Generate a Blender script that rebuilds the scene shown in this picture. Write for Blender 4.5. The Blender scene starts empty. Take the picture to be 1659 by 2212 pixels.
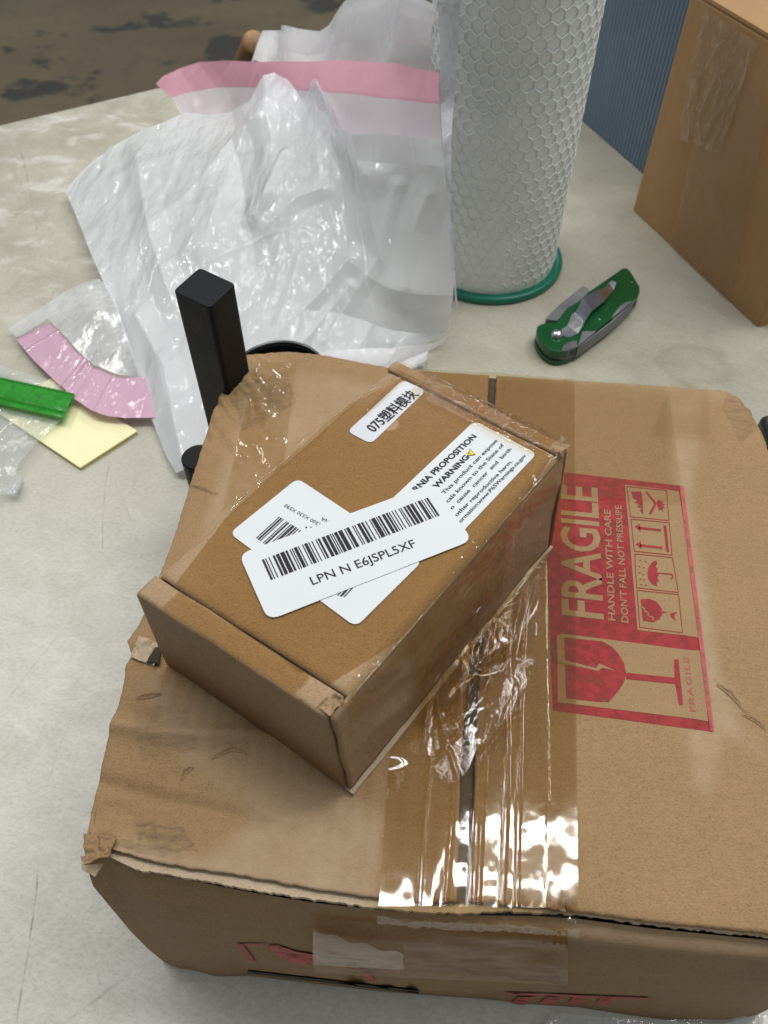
import bpy, math, random
import numpy as np
from mathutils import Vector
from mathutils.geometry import tessellate_polygon
random.seed(7)
S = bpy.context.scene
C = S.collection
PI = math.pi

# ------------------------------------------------------------------ camera
H = 0.4
PITCH = math.radians(51.7)
cam_d = bpy.data.cameras.new('camera')
cam = bpy.data.objects.new('camera', cam_d); C.objects.link(cam)
cam.location = (0, 0, H); cam.rotation_euler = (PI/2 - PITCH, 0, 0)
cam_d.sensor_fit = 'VERTICAL'; cam_d.sensor_height = 24.0; cam_d.lens = 24.0*1700/2212
cam_d.clip_start = 0.01; cam_d.clip_end = 60
cam_d.dof.use_dof = True; cam_d.dof.focus_distance = 0.32; cam_d.dof.aperture_fstop = 13
S.camera = cam
S.render.resolution_x = 768; S.render.resolution_y = 1024
S.view_settings.view_transform = 'Standard'; S.view_settings.look = 'None'
S.view_settings.exposure = 0.04; S.view_settings.gamma = 1.0
S.view_settings.use_curve_mapping = False
S.cycles.max_bounces = 10; S.cycles.transparent_max_bounces = 24
S.cycles.sample_clamp_indirect = 4.0; S.cycles.sample_clamp_direct = 0
S.cycles.caustics_reflective = False; S.cycles.caustics_refractive = False

# ------------------------------------------------------------------ light
W = bpy.data.worlds.new('World'); S.world = W; W.use_nodes = True
bg = W.node_tree.nodes['Background']
# dim hall: paler overhead, darker at eye level, darkest where the person with the phone stands
wt_ = W.node_tree; tcw = wt_.nodes.new('ShaderNodeTexCoord'); spw = wt_.nodes.new('ShaderNodeSeparateXYZ'); wt_.links.new(tcw.outputs['Generated'], spw.inputs[0])
def wr_(sock, a, b, c, d):
    o = wt_.nodes.new('ShaderNodeMapRange'); o.interpolation_type = 'SMOOTHSTEP'; wt_.links.new(sock, o.inputs[0])
    for k_, v_ in zip((1, 2, 3, 4), (a, b, c, d)): o.inputs[k_].default_value = v_
    return o.outputs[0]
mw = wt_.nodes.new('ShaderNodeMath'); mw.operation = 'MULTIPLY'
wt_.links.new(wr_(spw.outputs[2], -.05, .45, .06, .41), mw.inputs[0]); wt_.links.new(wr_(spw.outputs[1], -.8, .15, .55, 1.0), mw.inputs[1]); wt_.links.new(mw.outputs[0], bg.inputs[1])
bg.inputs[0].default_value = (0.92, 0.97, 1.0, 1)

def lamp(name, loc, target, sx, sy, power, col=(1, .985, .95), rz=0):
    d = bpy.data.lights.new(name, 'AREA'); d.shape = 'RECTANGLE'; d.size = sx; d.size_y = sy
    d.energy = power; d.color = col
    o = bpy.data.objects.new(name, d); C.objects.link(o); o.location = loc
    o.rotation_euler = (0, 0, rz)
    return o
# twin fluorescent tubes under the ceiling, above and behind the bench, and further pairs added for highlights on tape and bags
for (lx, ly, p, rz) in ((0.50, 0.66, 12.5, -.06), (-1.25, 1.5, 9, 1.50), (1.55, 1.6, 8, 1.50), (0.5, 3.4, 14, -.06), (1.35, .05, 4.5, .9), (-1.0, .75, 3.0, -.06)):
    for k in (-1, 1):
        lamp('tube_or_added_lamp', (lx - math.sin(rz)*k*.07, ly + math.cos(rz)*k*.07, 2.35), None, 1.5, .04, p, rz=rz)

# ------------------------------------------------------------------ projection helpers (pixel of a 1659x2212 picture -> point at height z)
Fv = np.array([0, math.cos(PITCH), -math.sin(PITCH)]); Uv = np.array([0, math.sin(PITCH), math.cos(PITCH)]); Rv = np.array([1., 0, 0])
CAM = np.array([0, 0, H])
def ray(x, y): return Fv + (x-829.5)/1700*Rv + (1106-y)/1700*Uv
def at(x, y, z=0.0):
    d = ray(x, y); return CAM + (z-H)/d[2]*d
def at_plane(x, y, P0, N):
    d = ray(x, y); return CAM + np.dot(P0-CAM, N)/np.dot(d, N)*d

# ------------------------------------------------------------------ noise
def _hash(ix, iy, seed):
    h = (ix.astype(np.int64)*374761393 + iy.astype(np.int64)*668265263 + seed*1442695041) & 0xFFFFFFFF
    h = ((h ^ (h >> 13))*1274126177) & 0xFFFFFFFF
    return ((h ^ (h >> 16)) & 0xFFFFFFFF)/4294967295.0
def vnoise(x, y, seed=0):
    x = np.asarray(x, float); y = np.asarray(y, float)
    ix = np.floor(x); iy = np.floor(y); fx = x-ix; fy = y-iy
    fx = fx*fx*fx*(fx*(fx*6-15)+10); fy = fy*fy*fy*(fy*(fy*6-15)+10)
    a = _hash(ix, iy, seed); b = _hash(ix+1, iy, seed); c = _hash(ix, iy+1, seed); d = _hash(ix+1, iy+1, seed)
    return (a*(1-fx)+b*fx)*(1-fy) + (c*(1-fx)+d*fx)*fy - .5
def fbm(x, y, oct=4, seed=0):
    r = 0; a = 1.
    for k in range(oct):
        r = r + a*vnoise(x*2**k+13.7*k, y*2**k+7.1*k, seed+k); a *= .5
    return r
def folds(x, y, n, box, ang, spread, length, width, amp, seed):
    """sum of sharp creases: a film that was crumpled"""
    rng = np.random.RandomState(seed); h = np.zeros_like(x)
    for _ in range(n):
        cx = rng.uniform(box[0], box[1]); cy = rng.uniform(box[2], box[3])
        a = ang + rng.normal()*spread; L = length*rng.uniform(.4, 1.4); w = width*rng.uniform(.4, 1.5)
        dx = x-cx; dy = y-cy
        al = dx*math.cos(a)+dy*math.sin(a); pe = -dx*math.sin(a)+dy*math.cos(a) + .12*al*al/L*rng.normal()
        e = np.exp(-(al/L)**2*2)
        h += amp*rng.uniform(-.6, 1)*e*np.maximum(0, 1-np.abs(pe)/w)**1.3
    return h

# ------------------------------------------------------------------ object helpers
def setp(o, label=None, cat=None, group=None, kind=None):
    if label: o['label'] = label
    if cat: o['category'] = cat
    if group: o['group'] = group
    if kind: o['kind'] = kind
    return o
def thing(name, label, cat, loc=(0, 0, 0), group=None):
    o = bpy.data.objects.new(name, None); C.objects.link(o); o.location = tuple(float(v) for v in loc)
    o.empty_display_size = .02
    return setp(o, label, cat, group)
def wloc(o):
    v = np.array(o.location[:])
    while o.parent: o = o.parent; v = v + np.array(o.location[:])
    return v
def obj(name, verts, faces, mat, parent=None, smooth=False, colors=None, loc=None):
    V = np.asarray(verts, float)
    base = np.zeros(3) if loc is None else np.asarray(loc, float)
    pb = wloc(parent) if parent is not None else np.zeros(3)
    if parent is not None and loc is None: base = pb
    me = bpy.data.meshes.new(name)
    me.from_pydata([tuple(p) for p in (V-base)], [], [tuple(int(i) for i in f) for f in faces])
    me.materials.append(mat)
    if smooth: me.polygons.foreach_set('use_smooth', [True]*len(me.polygons))
    if colors is not None:
        a = me.color_attributes.new('mask', 'FLOAT_COLOR', 'POINT')
        a.data.foreach_set('color', np.asarray(colors, np.float32).ravel())
    me.update()
    o = bpy.data.objects.new(name, me); C.objects.link(o)
    if parent is not None: o.parent = parent
    o.location = tuple(base-pb)
    return o
def join(parts):
    V = []; Fc = []; n = 0
    for v, f in parts:
        V.append(np.asarray(v, float)); Fc += [tuple(i+n for i in q) for q in f]; n += len(v)
    return np.concatenate(V), Fc
def gridf(nu, nv, off=0, flip=False):
    f = []
    for j in range(nv-1):
        for i in range(nu-1):
            a = off+j*nu+i; q = (a, a+1, a+nu+1, a+nu)
            f.append(q[::-1] if flip else q)
    return f
def resample(P, n):
    P = np.asarray(P, float); d = np.r_[0, np.cumsum(np.linalg.norm(np.diff(P, axis=0), axis=1))]; t = np.linspace(0, d[-1], n)
    return np.stack([np.interp(t, d, P[:, k]) for k in range(P.shape[1])], 1)
def poly(pts, z=None):
    return np.array([at(p[0], p[1], (p[2] if len(p) > 2 else z)) for p in pts])
def coons(T, B, L, R, nu, nv):
    """T: v=1 edge, B: v=0 edge (left to right); L, R: v=0 to 1.  returns nv x nu x 3"""
    T = resample(T, nu); B = resample(B, nu); L = resample(L, nv); R = resample(R, nv)
    vv = np.linspace(0, 1, nv)[:, None]
    L = L+(1-vv)*(B[0]-L[0])+vv*(T[0]-L[-1]); R = R+(1-vv)*(B[-1]-R[0])+vv*(T[-1]-R[-1])
    u = np.linspace(0, 1, nu)[None, :, None]; v = np.linspace(0, 1, nv)[:, None, None]
    c = ((1-v)*B[None]+v*T[None]) + ((1-u)*L[:, None]+u*R[:, None]) \
        - ((1-u)*(1-v)*B[0]+u*(1-v)*B[-1]+(1-u)*v*T[0]+u*v*T[-1])
    return c
def slab(G, thick, down=None):
    """closed slab from a grid of points"""
    nv, nu = G.shape[:2]; top = G.reshape(-1, 3); d = np.array([0, 0, -thick]) if down is None else down
    bot = top + d; N = nu*nv
    f = gridf(nu, nv) + gridf(nu, nv, N, True)
    ring = [i for i in range(nu)] + [j*nu+nu-1 for j in range(1, nv)] + [(nv-1)*nu+i for i in range(nu-2, -1, -1)] + [j*nu for j in range(nv-2, 0, -1)]
    for a, b in zip(ring, ring[1:]+ring[:1]): f.append((a, a+N, b+N, b))
    return np.concatenate([top, bot]), f
def tube(pts, r, n=8, caps=True):
    P = np.asarray(pts, float); V = []; f = []
    for i, p in enumerate(P):
        t = P[min(i+1, len(P)-1)]-P[max(i-1, 0)]; t = t/np.linalg.norm(t)
        a = np.array([0, 0, 1.]) if abs(t[2]) < .9 else np.array([1., 0, 0])
        x = np.cross(t, a); x /= np.linalg.norm(x); y = np.cross(t, x)
        rr = r[i] if hasattr(r, '__len__') else r
        for k in range(n):
            an = 2*PI*k/n; V.append(p+rr*(math.cos(an)*x+math.sin(an)*y))
    for i in range(len(P)-1):
        for k in range(n): f.append((i*n+k, i*n+(k+1) % n, (i+1)*n+(k+1) % n, (i+1)*n+k))
    if caps: f += [tuple(range(n))[::-1], tuple((len(P)-1)*n+k for k in range(n))]
    return np.array(V), f
def lathe(profile, cx, cy, n=64):
    V = []; f = []; m = len(profile)
    for k in range(n):
        a = 2*PI*k/n
        for (r, z) in profile: V.append((cx+r*math.cos(a), cy+r*math.sin(a), z))
    for k in range(n):
        for i in range(m-1):
            f.append((k*m+i, ((k+1) % n)*m+i, ((k+1) % n)*m+i+1, k*m+i+1))
    return np.array(V), f
def rpoly(P, r, n=6):
    """rounded polygon (2-D or 3-D corner points)"""
    P = np.asarray(P, float); out = []; m = len(P)
    for i in range(m):
        a, b, c = P[i-1], P[i], P[(i+1) % m]; u = a-b; v = c-b; lu = np.linalg.norm(u); lv = np.linalg.norm(v)
        q = min(r, lu*.45, lv*.45); p0 = b+u/lu*q; p1 = b+v/lv*q
        for k in range(n+1):
            t = k/n; out.append((1-t)**2*p0+2*t*(1-t)*b+t*t*p1)
    return np.array(out)
def prism(P2, z0, z1, bevel=0.0, nb=3):
    """extrude an xy outline with a rounded top edge"""
    P2 = np.asarray(P2, float)[:, :2]; n = len(P2); c = P2.mean(0); rings = []
    zs = [(0, z0)] + [(bevel*(1-math.cos(PI/2*k/nb)), z1-bevel+bevel*math.sin(PI/2*k/nb)) for k in range(nb+1)] if bevel else [(0, z0), (0, z1)]
    nr = np.roll(P2, -1, 0)-np.roll(P2, 1, 0); nr = np.stack([nr[:, 1], -nr[:, 0]], 1); nr /= np.linalg.norm(nr, axis=1)[:, None]+1e-12
    area = .5*np.sum(P2[:, 0]*np.roll(P2[:, 1], -1)-np.roll(P2[:, 0], -1)*P2[:, 1])
    if area < 0: nr = -nr
    for ins, z in zs: rings.append(np.c_[P2-nr*ins, np.full(n, z)])
    V = np.concatenate(rings); f = []
    for k in range(len(rings)-1):
        for i in range(n):
            q = (k*n+i, k*n+(i+1) % n, (k+1)*n+(i+1) % n, (k+1)*n+i); f.append(q if area > 0 else q[::-1])
    a = tuple(range(n)); b = tuple((len(rings)-1)*n+i for i in range(n))
    f += [a[::-1], b] if area > 0 else [a, b[::-1]]
    return V, f

# ------------------------------------------------------------------ materials
class NT:
    def __init__(s, name):
        s.m = bpy.data.materials.new(name); s.m.use_nodes = True; s.t = s.m.node_tree; s.t.nodes.clear()
        s.out = s.n('ShaderNodeOutputMaterial'); s.tc = s.n('ShaderNodeTexCoord')
    def n(s, typ, **kw):
        o = s.t.nodes.new(typ)
        for k, v in kw.items():
            if k.startswith('i_'):
                key = k[2:]; key = int(key) if key.isdigit() else key
                s.inp(o, key, v)
            else: setattr(o, k, v)
        return o
    def inp(s, node, key, v):
        if isinstance(v, bpy.types.NodeSocket): s.t.links.new(v, node.inputs[key])
        elif isinstance(v, bpy.types.Node): s.t.links.new(v.outputs[0], node.inputs[key])
        else: node.inputs[key].default_value = v
    def math(s, op, a, b=0.0, clamp=False):
        o = s.n('ShaderNodeMath', operation=op, use_clamp=clamp); s.inp(o, 0, a); s.inp(o, 1, b); return o.outputs[0]
    def mix(s, fac, a, b, blend='MIX'):
        o = s.n('ShaderNodeMix', data_type='RGBA', blend_type=blend)
        s.inp(o, 0, fac); s.inp(o, 6, a); s.inp(o, 7, b); return o.outputs[2]
    def map(s, scale=(1, 1, 1), rot=(0, 0, 0), loc=(0, 0, 0)):
        o = s.n('ShaderNodeMapping'); s.t.links.new(s.tc.outputs['Object'], o.inputs[0])
        o.inputs['Scale'].default_value = scale; o.inputs['Rotation'].default_value = rot; o.inputs['Location'].default_value = loc
        return o.outputs[0]
    def noise(s, vec, scale, detail=4, rough=.5, dist=0.0):
        o = s.n('ShaderNodeTexNoise'); s.t.links.new(vec, o.inputs['Vector'])
        o.inputs['Scale'].default_value = scale; o.inputs['Detail'].default_value = detail
        o.inputs['Roughness'].default_value = rough; o.inputs['Distortion'].default_value = dist
        return o.outputs['Fac']
    def ramp(s, fac, stops):
        o = s.n('ShaderNodeValToRGB'); s.inp(o, 0, fac); r = o.color_ramp
        while len(r.elements) > 1: r.elements.remove(r.elements[-1])
        r.elements[0].position = stops[0][0]; r.elements[0].color = stops[0][1]
        for p, c in stops[1:]:
            e = r.elements.new(p); e.color = c
        return o.outputs[0]
    def rng(s, v, a, b, c=0.0, d=1.0):
        o = s.n('ShaderNodeMapRange'); s.inp(o, 0, v); s.inp(o, 1, a); s.inp(o, 2, b); s.inp(o, 3, c); s.inp(o, 4, d); return o.outputs[0]
    def bump(s, h, strength, dist, prev=None):
        o = s.n('ShaderNodeBump'); s.inp(o, 'Height', h); s.inp(o, 'Strength', strength); s.inp(o, 'Distance', dist)
        if prev is not None: s.inp(o, 'Normal', prev)
        return o.outputs[0]
    def attr(s, name='mask'):
        o = s.n('ShaderNodeAttribute'); o.attribute_name = name
        sp = s.n('ShaderNodeSeparateColor'); s.t.links.new(o.outputs['Color'], sp.inputs[0]); return sp.outputs
    def surf(s, sh): s.inp(s.out, 'Surface', sh); return s.m
def g(v): return (v, v, v, 1)
def c3(r, gg, b): return (r, gg, b, 1)

def m_simple(name, col, rough=.5, metal=0.0, spec=.5, var=.12, bumpv=.0, scale=60):
    t = NT(name); v = t.map()
    n = t.noise(v, scale, 5, .6)
    colr = t.mix(t.rng(n, .3, .7), c3(*[c*(1-var) for c in col]), c3(*[min(1, c*(1+var)) for c in col]))
    p = t.n('ShaderNodeBsdfPrincipled'); t.inp(p, 'Base Color', colr); t.inp(p, 'Roughness', t.rng(n, .2, .8, rough*.85, rough*1.15)); t.inp(p, 'Metallic', metal)
    t.inp(p, 'Specular IOR Level', spec)
    if bumpv: t.inp(p, 'Normal', t.bump(t.noise(v, scale*8, 3), bumpv, .001))
    return t.surf(p)

def m_kraft(name, base=(.43, .285, .155), light=(.50, .36, .23), mask=False, rot=0.0, washboard=.15, fibre=.5, mott=1.0):
    t = NT(name); v = t.map(rot=(0, 0, rot))
    big = t.noise(v, 22, 5, .6); med = t.noise(t.map(scale=(1, 3, 1), rot=(0, 0, rot)), 150, 4, .65)
    fine = t.noise(t.map(scale=(1, 2.2, 1.3), rot=(0, 0, rot+.3)), 1300, 3, .6)
    vo = t.n('ShaderNodeTexVoronoi'); t.inp(vo, 'Vector', v); t.inp(vo, 'Scale', 260.0)
    spk = t.math('LESS_THAN', vo.outputs['Distance'], t.rng(t.noise(v, 90, 2), .55, .75, .0, .13))
    f = t.math('ADD', t.math('MULTIPLY', t.rng(big, .3, .7), .55), t.math('MULTIPLY', t.rng(med, .3, .7), .45))
    b0 = tuple(c*(1-.16*mott) for c in base)
    col = t.mix(f, c3(*b0), c3(*[c*1.1 for c in base]))
    col = t.mix(t.rng(fine, .40, .62, 0, fibre), col, c3(*light), 'MIX')
    col = t.mix(t.math('MULTIPLY', t.rng(fine, .46, .34), .3), col, c3(base[0]*.45, base[1]*.4, base[2]*.33))
    col = t.mix(t.math('MULTIPLY', spk, .55), col, c3(.10, .055, .025))
    if mask:
        a = t.attr()   # r = scuffed pale paper, g = dirt and dark rubs
        wr = t.math('MULTIPLY', a[0], t.rng(t.noise(v, 120, 5, .7), .25, .6, .45, 1), True)
        col = t.mix(wr, col, c3(.45, .34, .23))
        dr = t.math('MULTIPLY', a[1], t.rng(t.noise(t.map(scale=(1, 2.5, 1)), 160, 5, .75), .38, .62), True)
        col = t.mix(t.math('MULTIPLY', dr, .75), col, c3(.13, .085, .05))
    p = t.n('ShaderNodeBsdfPrincipled'); t.inp(p, 'Base Color', col); t.inp(p, 'Roughness', .72); t.inp(p, 'Specular IOR Level', .25)
    w = t.n('ShaderNodeTexWave', wave_type='BANDS', bands_direction='X'); t.inp(w, 'Vector', v); t.inp(w, 'Scale', 52.0); t.inp(w, 'Distortion', .6)
    nb = t.bump(w.outputs['Fac'], washboard, .0006)
    nb = t.bump(med, .25, .0012, nb); nb = t.bump(fine, .25, .0003, nb)
    t.inp(p, 'Normal', nb)
    return t.surf(p)

def m_film(name, tint=(.97, .97, .97), rough=.08, bump=.35, scale=60, stretch=(1, 1, 1), rot=0.0, milky=0.0, milkcol=(.8, .82, .85), spec=1.45, lift=0.0):
    """clear film or tape: see-through with sharp reflections"""
    t = NT(name); v = t.map(scale=stretch, rot=(0, 0, rot))
    n1 = t.noise(v, scale, 3, .5, .6); n2 = t.noise(v, scale*3.1, 4, .6, .8)
    vo = t.n('ShaderNodeTexVoronoi', feature='SMOOTH_F1'); t.inp(vo, 'Vector', v); t.inp(vo, 'Scale', scale*1.3)
    nb = t.bump(n1, bump, .004); nb = t.bump(vo.outputs['Distance'], bump*.6, .003, nb); nb = t.bump(n2, bump*.5, .0012, nb)
    gl = t.n('ShaderNodeBsdfGlossy'); t.inp(gl, 'Roughness', rough); t.inp(gl, 'Normal', nb); t.inp(gl, 'Color', c3(1, 1, 1))
    tr = t.n('ShaderNodeBsdfTransparent'); t.inp(tr, 'Color', c3(*tint))
    base = tr.outputs[0]
    if milky:
        di = t.n('ShaderNodeBsdfDiffuse'); t.inp(di, 'Color', c3(*milkcol)); t.inp(di, 'Normal', nb)
        tl = t.n('ShaderNodeBsdfTranslucent'); t.inp(tl, 'Color', c3(*milkcol))
        m2 = t.n('ShaderNodeMixShader'); t.inp(m2, 0, .3); t.inp(m2, 1, di); t.inp(m2, 2, tl)
        m1 = t.n('ShaderNodeMixShader'); t.inp(m1, 0, t.rng(n2, .3, .75, milky*.6, min(1, milky*1.4))); t.inp(m1, 1, base); t.inp(m1, 2, m2); base = m1.outputs[0]
    gm = t.n('ShaderNodeNewGeometry')
    fr = t.n('ShaderNodeFresnel'); t.inp(fr, 'IOR', t.rng(gm.outputs['Backfacing'], 0, 1, spec, 1/spec)); t.inp(fr, 'Normal', nb)
    mx = t.n('ShaderNodeMixShader'); t.inp(mx, 0, t.math('ADD', fr, lift, True)); t.inp(mx, 1, base); t.inp(mx, 2, gl)
    return t.surf(mx)

def m_bag(name, col=(.90, .925, .96), rough=.2, bump=.8, trans=.35, scale=22, alpha=1.0, coat=.6):
    t = NT(name); v = t.map(scale=(1.0, .42, .6), rot=(0, 0, -.35))
    n1 = t.noise(v, scale, 4, .55, 1.2)
    n2 = t.noise(t.map(scale=(1, .5, .8), rot=(0, 0, -.6)), scale*4, 4, .6, 1.0)
    rid = t.math('ABSOLUTE', t.math('SUBTRACT', n1, .5))       # sharp creases
    rid2 = t.math('ABSOLUTE', t.math('SUBTRACT', n2, .5))
    area = t.rng(t.noise(t.map(), 13, 2), .42, .58, .18, 1)
    area2 = t.rng(t.noise(t.map(loc=(3, 1, 2)), 9, 2), .38, .58, .30, 1)
    c1 = t.math('MULTIPLY', t.math('POWER', t.rng(rid, .035, .0), 1.5), area2)
    c2 = t.math('MULTIPLY', t.math('POWER', t.rng(rid2, .06, .0), 1.3), area)
    soft = t.noise(t.map(scale=(1, .6, .8), rot=(0, 0, -.5)), scale*.8, 2, .5)
    nb = t.bump(soft, bump*.25, .005)
    w1 = t.noise(t.map(scale=(1.6, .5, .6), rot=(0, 0, -.45)), scale*1.5, 1.0, .4, .9)
    w2 = t.noise(t.map(scale=(1.4, .7, .8), rot=(0, 0, -.8)), scale*4.5, 1.5, .5, .7)
    ns = t.bump(t.math('MULTIPLY', w1, area2), bump, .012, nb)
    ns = t.bump(t.math('MULTIPLY', w2, area), bump, .0045, ns)
    p = t.n('ShaderNodeBsdfPrincipled'); t.inp(p, 'Base Color', c3(*col)); t.inp(p, 'Roughness', rough + .12); t.inp(p, 'Normal', nb)
    t.inp(p, 'Coat Weight', coat); t.inp(p, 'Coat Roughness', rough*.35); t.inp(p, 'Coat Normal', ns); t.inp(p, 'Specular IOR Level', .2); t.inp(p, 'Coat IOR', 1.6)
    tl = t.n('ShaderNodeBsdfTranslucent'); t.inp(tl, 'Color', c3(*col))
    m = t.n('ShaderNodeMixShader'); t.inp(m, 0, trans); t.inp(m, 1, p); t.inp(m, 2, tl)
    last = m
    if alpha < 1:
        tr = t.n('ShaderNodeBsdfTransparent'); m3 = t.n('ShaderNodeMixShader'); t.inp(m3, 0, alpha); t.inp(m3, 1, tr); t.inp(m3, 2, m); last = m3
    return t.surf(last)

def m_ink(name, col, worn=0.0, rough=.6, scale=500):
    t = NT(name); p = t.n('ShaderNodeBsdfPrincipled'); v = t.map()
    n = t.noise(v, scale, 4, .7)
    t.inp(p, 'Base Color', t.mix(t.rng(n, .3, .7), c3(*[c*.85 for c in col]), c3(*[min(1, c*1.12) for c in col])))
    t.inp(p, 'Roughness', rough); t.inp(p, 'Specular IOR Level', .3)
    if worn:
        n2 = t.noise(v, 45, 5, .7)
        a = t.rng(t.math('ADD', t.math('MULTIPLY', n, .6), t.math('MULTIPLY', n2, .4)), .30, .52, 1-worn, 1.0)
        tr = t.n('ShaderNodeBsdfTransparent'); m = t.n('ShaderNodeMixShader'); t.inp(m, 0, a); t.inp(m, 1, tr); t.inp(m, 2, p); return t.surf(m)
    return t.surf(p)

# table: worn laminate with smears, paint patches and scratches
def seg_dist(t, sep, a, b, width):
    """1 on the line a-b (object xy), 0 away from it"""
    ax, ay = a; bx, by = b; L = math.hypot(bx-ax, by-ay); ux, uy = (bx-ax)/L, (by-ay)/L
    dx = t.math('SUBTRACT', sep[0], ax); dy = t.math('SUBTRACT', sep[1], ay)
    al = t.math('ADD', t.math('MULTIPLY', dx, ux), t.math('MULTIPLY', dy, uy))
    pe = t.math('ABSOLUTE', t.math('ADD', t.math('MULTIPLY', dx, -uy), t.math('MULTIPLY', dy, ux)))
    ov = t.math('ABSOLUTE', t.math('SUBTRACT', al, L/2)); ov = t.math('MAXIMUM', t.math('SUBTRACT', ov, L/2), 0.0)
    d = t.math('SQRT', t.math('ADD', t.math('MULTIPLY', pe, pe), t.math('MULTIPLY', ov, ov)))
    return t.rng(d, width, width*.3, 0.0, 1.0)
def m_table():
    t = NT('worn_laminate'); v = t.map(); geo = t.n('ShaderNodeNewGeometry')
    big = t.noise(v, 7, 5, .6, .5); med = t.noise(v, 26, 6, .65, .8); sm = t.noise(t.map(scale=(1, 1.6, 1), rot=(0, 0, .7)), 60, 8, .72, 1.0)
    fine = t.noise(v, 700, 3, .6)
    col = t.ramp(big, [(.36, c3(.36, .335, .26)), (.5, c3(.42, .395, .315)), (.64, c3(.48, .455, .375))])
    col = t.mix(t.rng(med, .45, .65, 0, .35), col, c3(.51, .49, .42))
    col = t.mix(t.rng(sm, .54, .72, 0, .35), col, c3(.28, .26, .20))
    # whitish worn paint blotches towards the far left end of the bench
    sepx = t.n('ShaderNodeSeparateXYZ'); t.t.links.new(geo.outputs['Position'], sepx.inputs[0]); sep0 = sepx.outputs
    far = t.math('MULTIPLY', t.rng(sep0[1], .42, .60), t.rng(sep0[0], -.02, -.12), True)
    bl = t.rng(t.noise(t.map(scale=(1, 1.6, 1)), 26, 5, .6, .4), .52, .68)
    col = t.mix(t.math('MULTIPLY', bl, t.math('MULTIPLY', far, .75)), col, c3(.66, .65, .60))
    wear = t.rng(t.noise(v, 13, 6, .7, 1.2), .50, .66)
    col = t.mix(t.math('MULTIPLY', wear, t.rng(far, 0, 1, .12, .55)), col, c3(.30, .26, .20))
    # paler end nearest the viewer, brightened further in colour to offset dimmer light
    near = t.rng(sep0[1], .46, .22)
    st_ = t.noise(t.map(scale=(1, 1.5, 1), rot=(0, 0, .75)), 34, 8, .70, 1.6)
    ncol = t.mix(t.rng(st_, .36, .64), c3(.50, .49, .435), c3(.60, .59, .54))
    ncol = t.mix(t.rng(med, .52, .66, 0, .3), ncol, c3(.44, .425, .36))
    col = t.mix(t.math('MULTIPLY', near, .80), col, ncol)
    # scratches and pen lines, slightly wobbly
    wob = t.n('ShaderNodeVectorMath', operation='ADD'); nz = t.n('ShaderNodeTexNoise'); t.inp(nz, 'Vector', v); t.inp(nz, 'Scale', 25.0); t.inp(nz, 'Detail', 3.0)
    sub = t.n('ShaderNodeVectorMath', operation='SUBTRACT'); t.inp(sub, 0, nz.outputs['Color']); sub.inputs[1].default_value = (.5, .5, .5)
    sc = t.n('ShaderNodeVectorMath', operation='SCALE'); t.inp(sc, 0, sub); sc.inputs['Scale'].default_value = .006
    t.inp(wob, 0, geo.outputs['Position']); t.inp(wob, 1, sc)
    sx = t.n('ShaderNodeSeparateXYZ'); t.inp(sx, 0, wob); sep = sx.outputs
    acc = None
    for (p, q, w, k) in [((85, 1860), (62, 2050), .0007, .8), ((62, 2050), (35, 2212), .0006, .7), ((232, 1010), (222, 1180), .0006, .6), ((250, 1040), (300, 1170), .0005, .35),
                      ((130, 2212), (280, 2100), .0012, .45), ((190, 1980), (280, 1920), .0006, .3), ((46, 330), (62, 400), .0014, .5), ((62, 400), (90, 560), .0012, .3), ((10, 480), (60, 450), .001, .4),
                      ((1180, 660), (1240, 700), .0006, -.0), ((20, 1500), (120, 1380), .0006, .3), ((150, 1560), (90, 1720), .0005, .3), ((30, 800), (120, 620), .0009, .3), ((1260, 350), (1330, 420), .0010, .3)]:
        a = at(*p)[:2]; b = at(*q)[:2]
        d = t.math('MULTIPLY', seg_dist(t, sep, a, b, w), k); acc = d if acc is None else t.math('MAXIMUM', acc, d)
    acc = t.math('MULTIPLY', acc, t.rng(t.noise(v, 90, 4), .4, .6, .15, .75))
    col = t.mix(acc, col, c3(.12, .11, .085))
    # a ring-shaped dried spill by the carton
    sp = at(1500, 790)[:2]; dx = t.math('SUBTRACT', sep[0], sp[0]); dy = t.math('SUBTRACT', sep[1], sp[1])
    rr = t.math('SQRT', t.math('ADD', t.math('MULTIPLY', dx, dx), t.math('MULTIPLY', t.math('MULTIPLY', dy, dy), 1.6)))
    rr = t.math('ADD', rr, t.rng(med, 0, 1, -.018, .018))
    ring = t.math('MULTIPLY', t.rng(rr, .018, .026), t.rng(rr, .034, .028), True)
    col = t.mix(t.math('MULTIPLY', ring, .3), col, c3(.26, .25, .17))
    vo = t.n('ShaderNodeTexVoronoi'); t.inp(vo, 'Vector', v); t.inp(vo, 'Scale', 38.0)
    spk = t.math('LESS_THAN', vo.outputs['Distance'], t.rng(t.noise(v, 20, 2), .5, .7, .0, .06))
    col = t.mix(t.math('MULTIPLY', spk, .7), col, c3(.10, .095, .07))
    gr_ = t.noise(t.map(scale=(1, 1.8, 1), rot=(0, 0, .6)), 330, 4, .75)
    col = t.mix(t.rng(gr_, .50, .68, 0, .40), col, c3(.30, .28, .23))
    col = t.mix(t.rng(gr_, .46, .34, 0, .25), col, c3(.68, .67, .63))
    p = t.n('ShaderNodeBsdfPrincipled'); t.inp(p, 'Base Color', col); t.inp(p, 'Roughness', t.rng(med, .3, .7, .30, .48)); t.inp(p, 'Specular IOR Level', .45)
    nb = t.bump(med, .10, .004); nb = t.bump(sm, .10, .0012, nb); nb = t.bump(fine, .12, .0004, nb)
    t.inp(p, 'Normal', nb)
    return t.surf(p)
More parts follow.
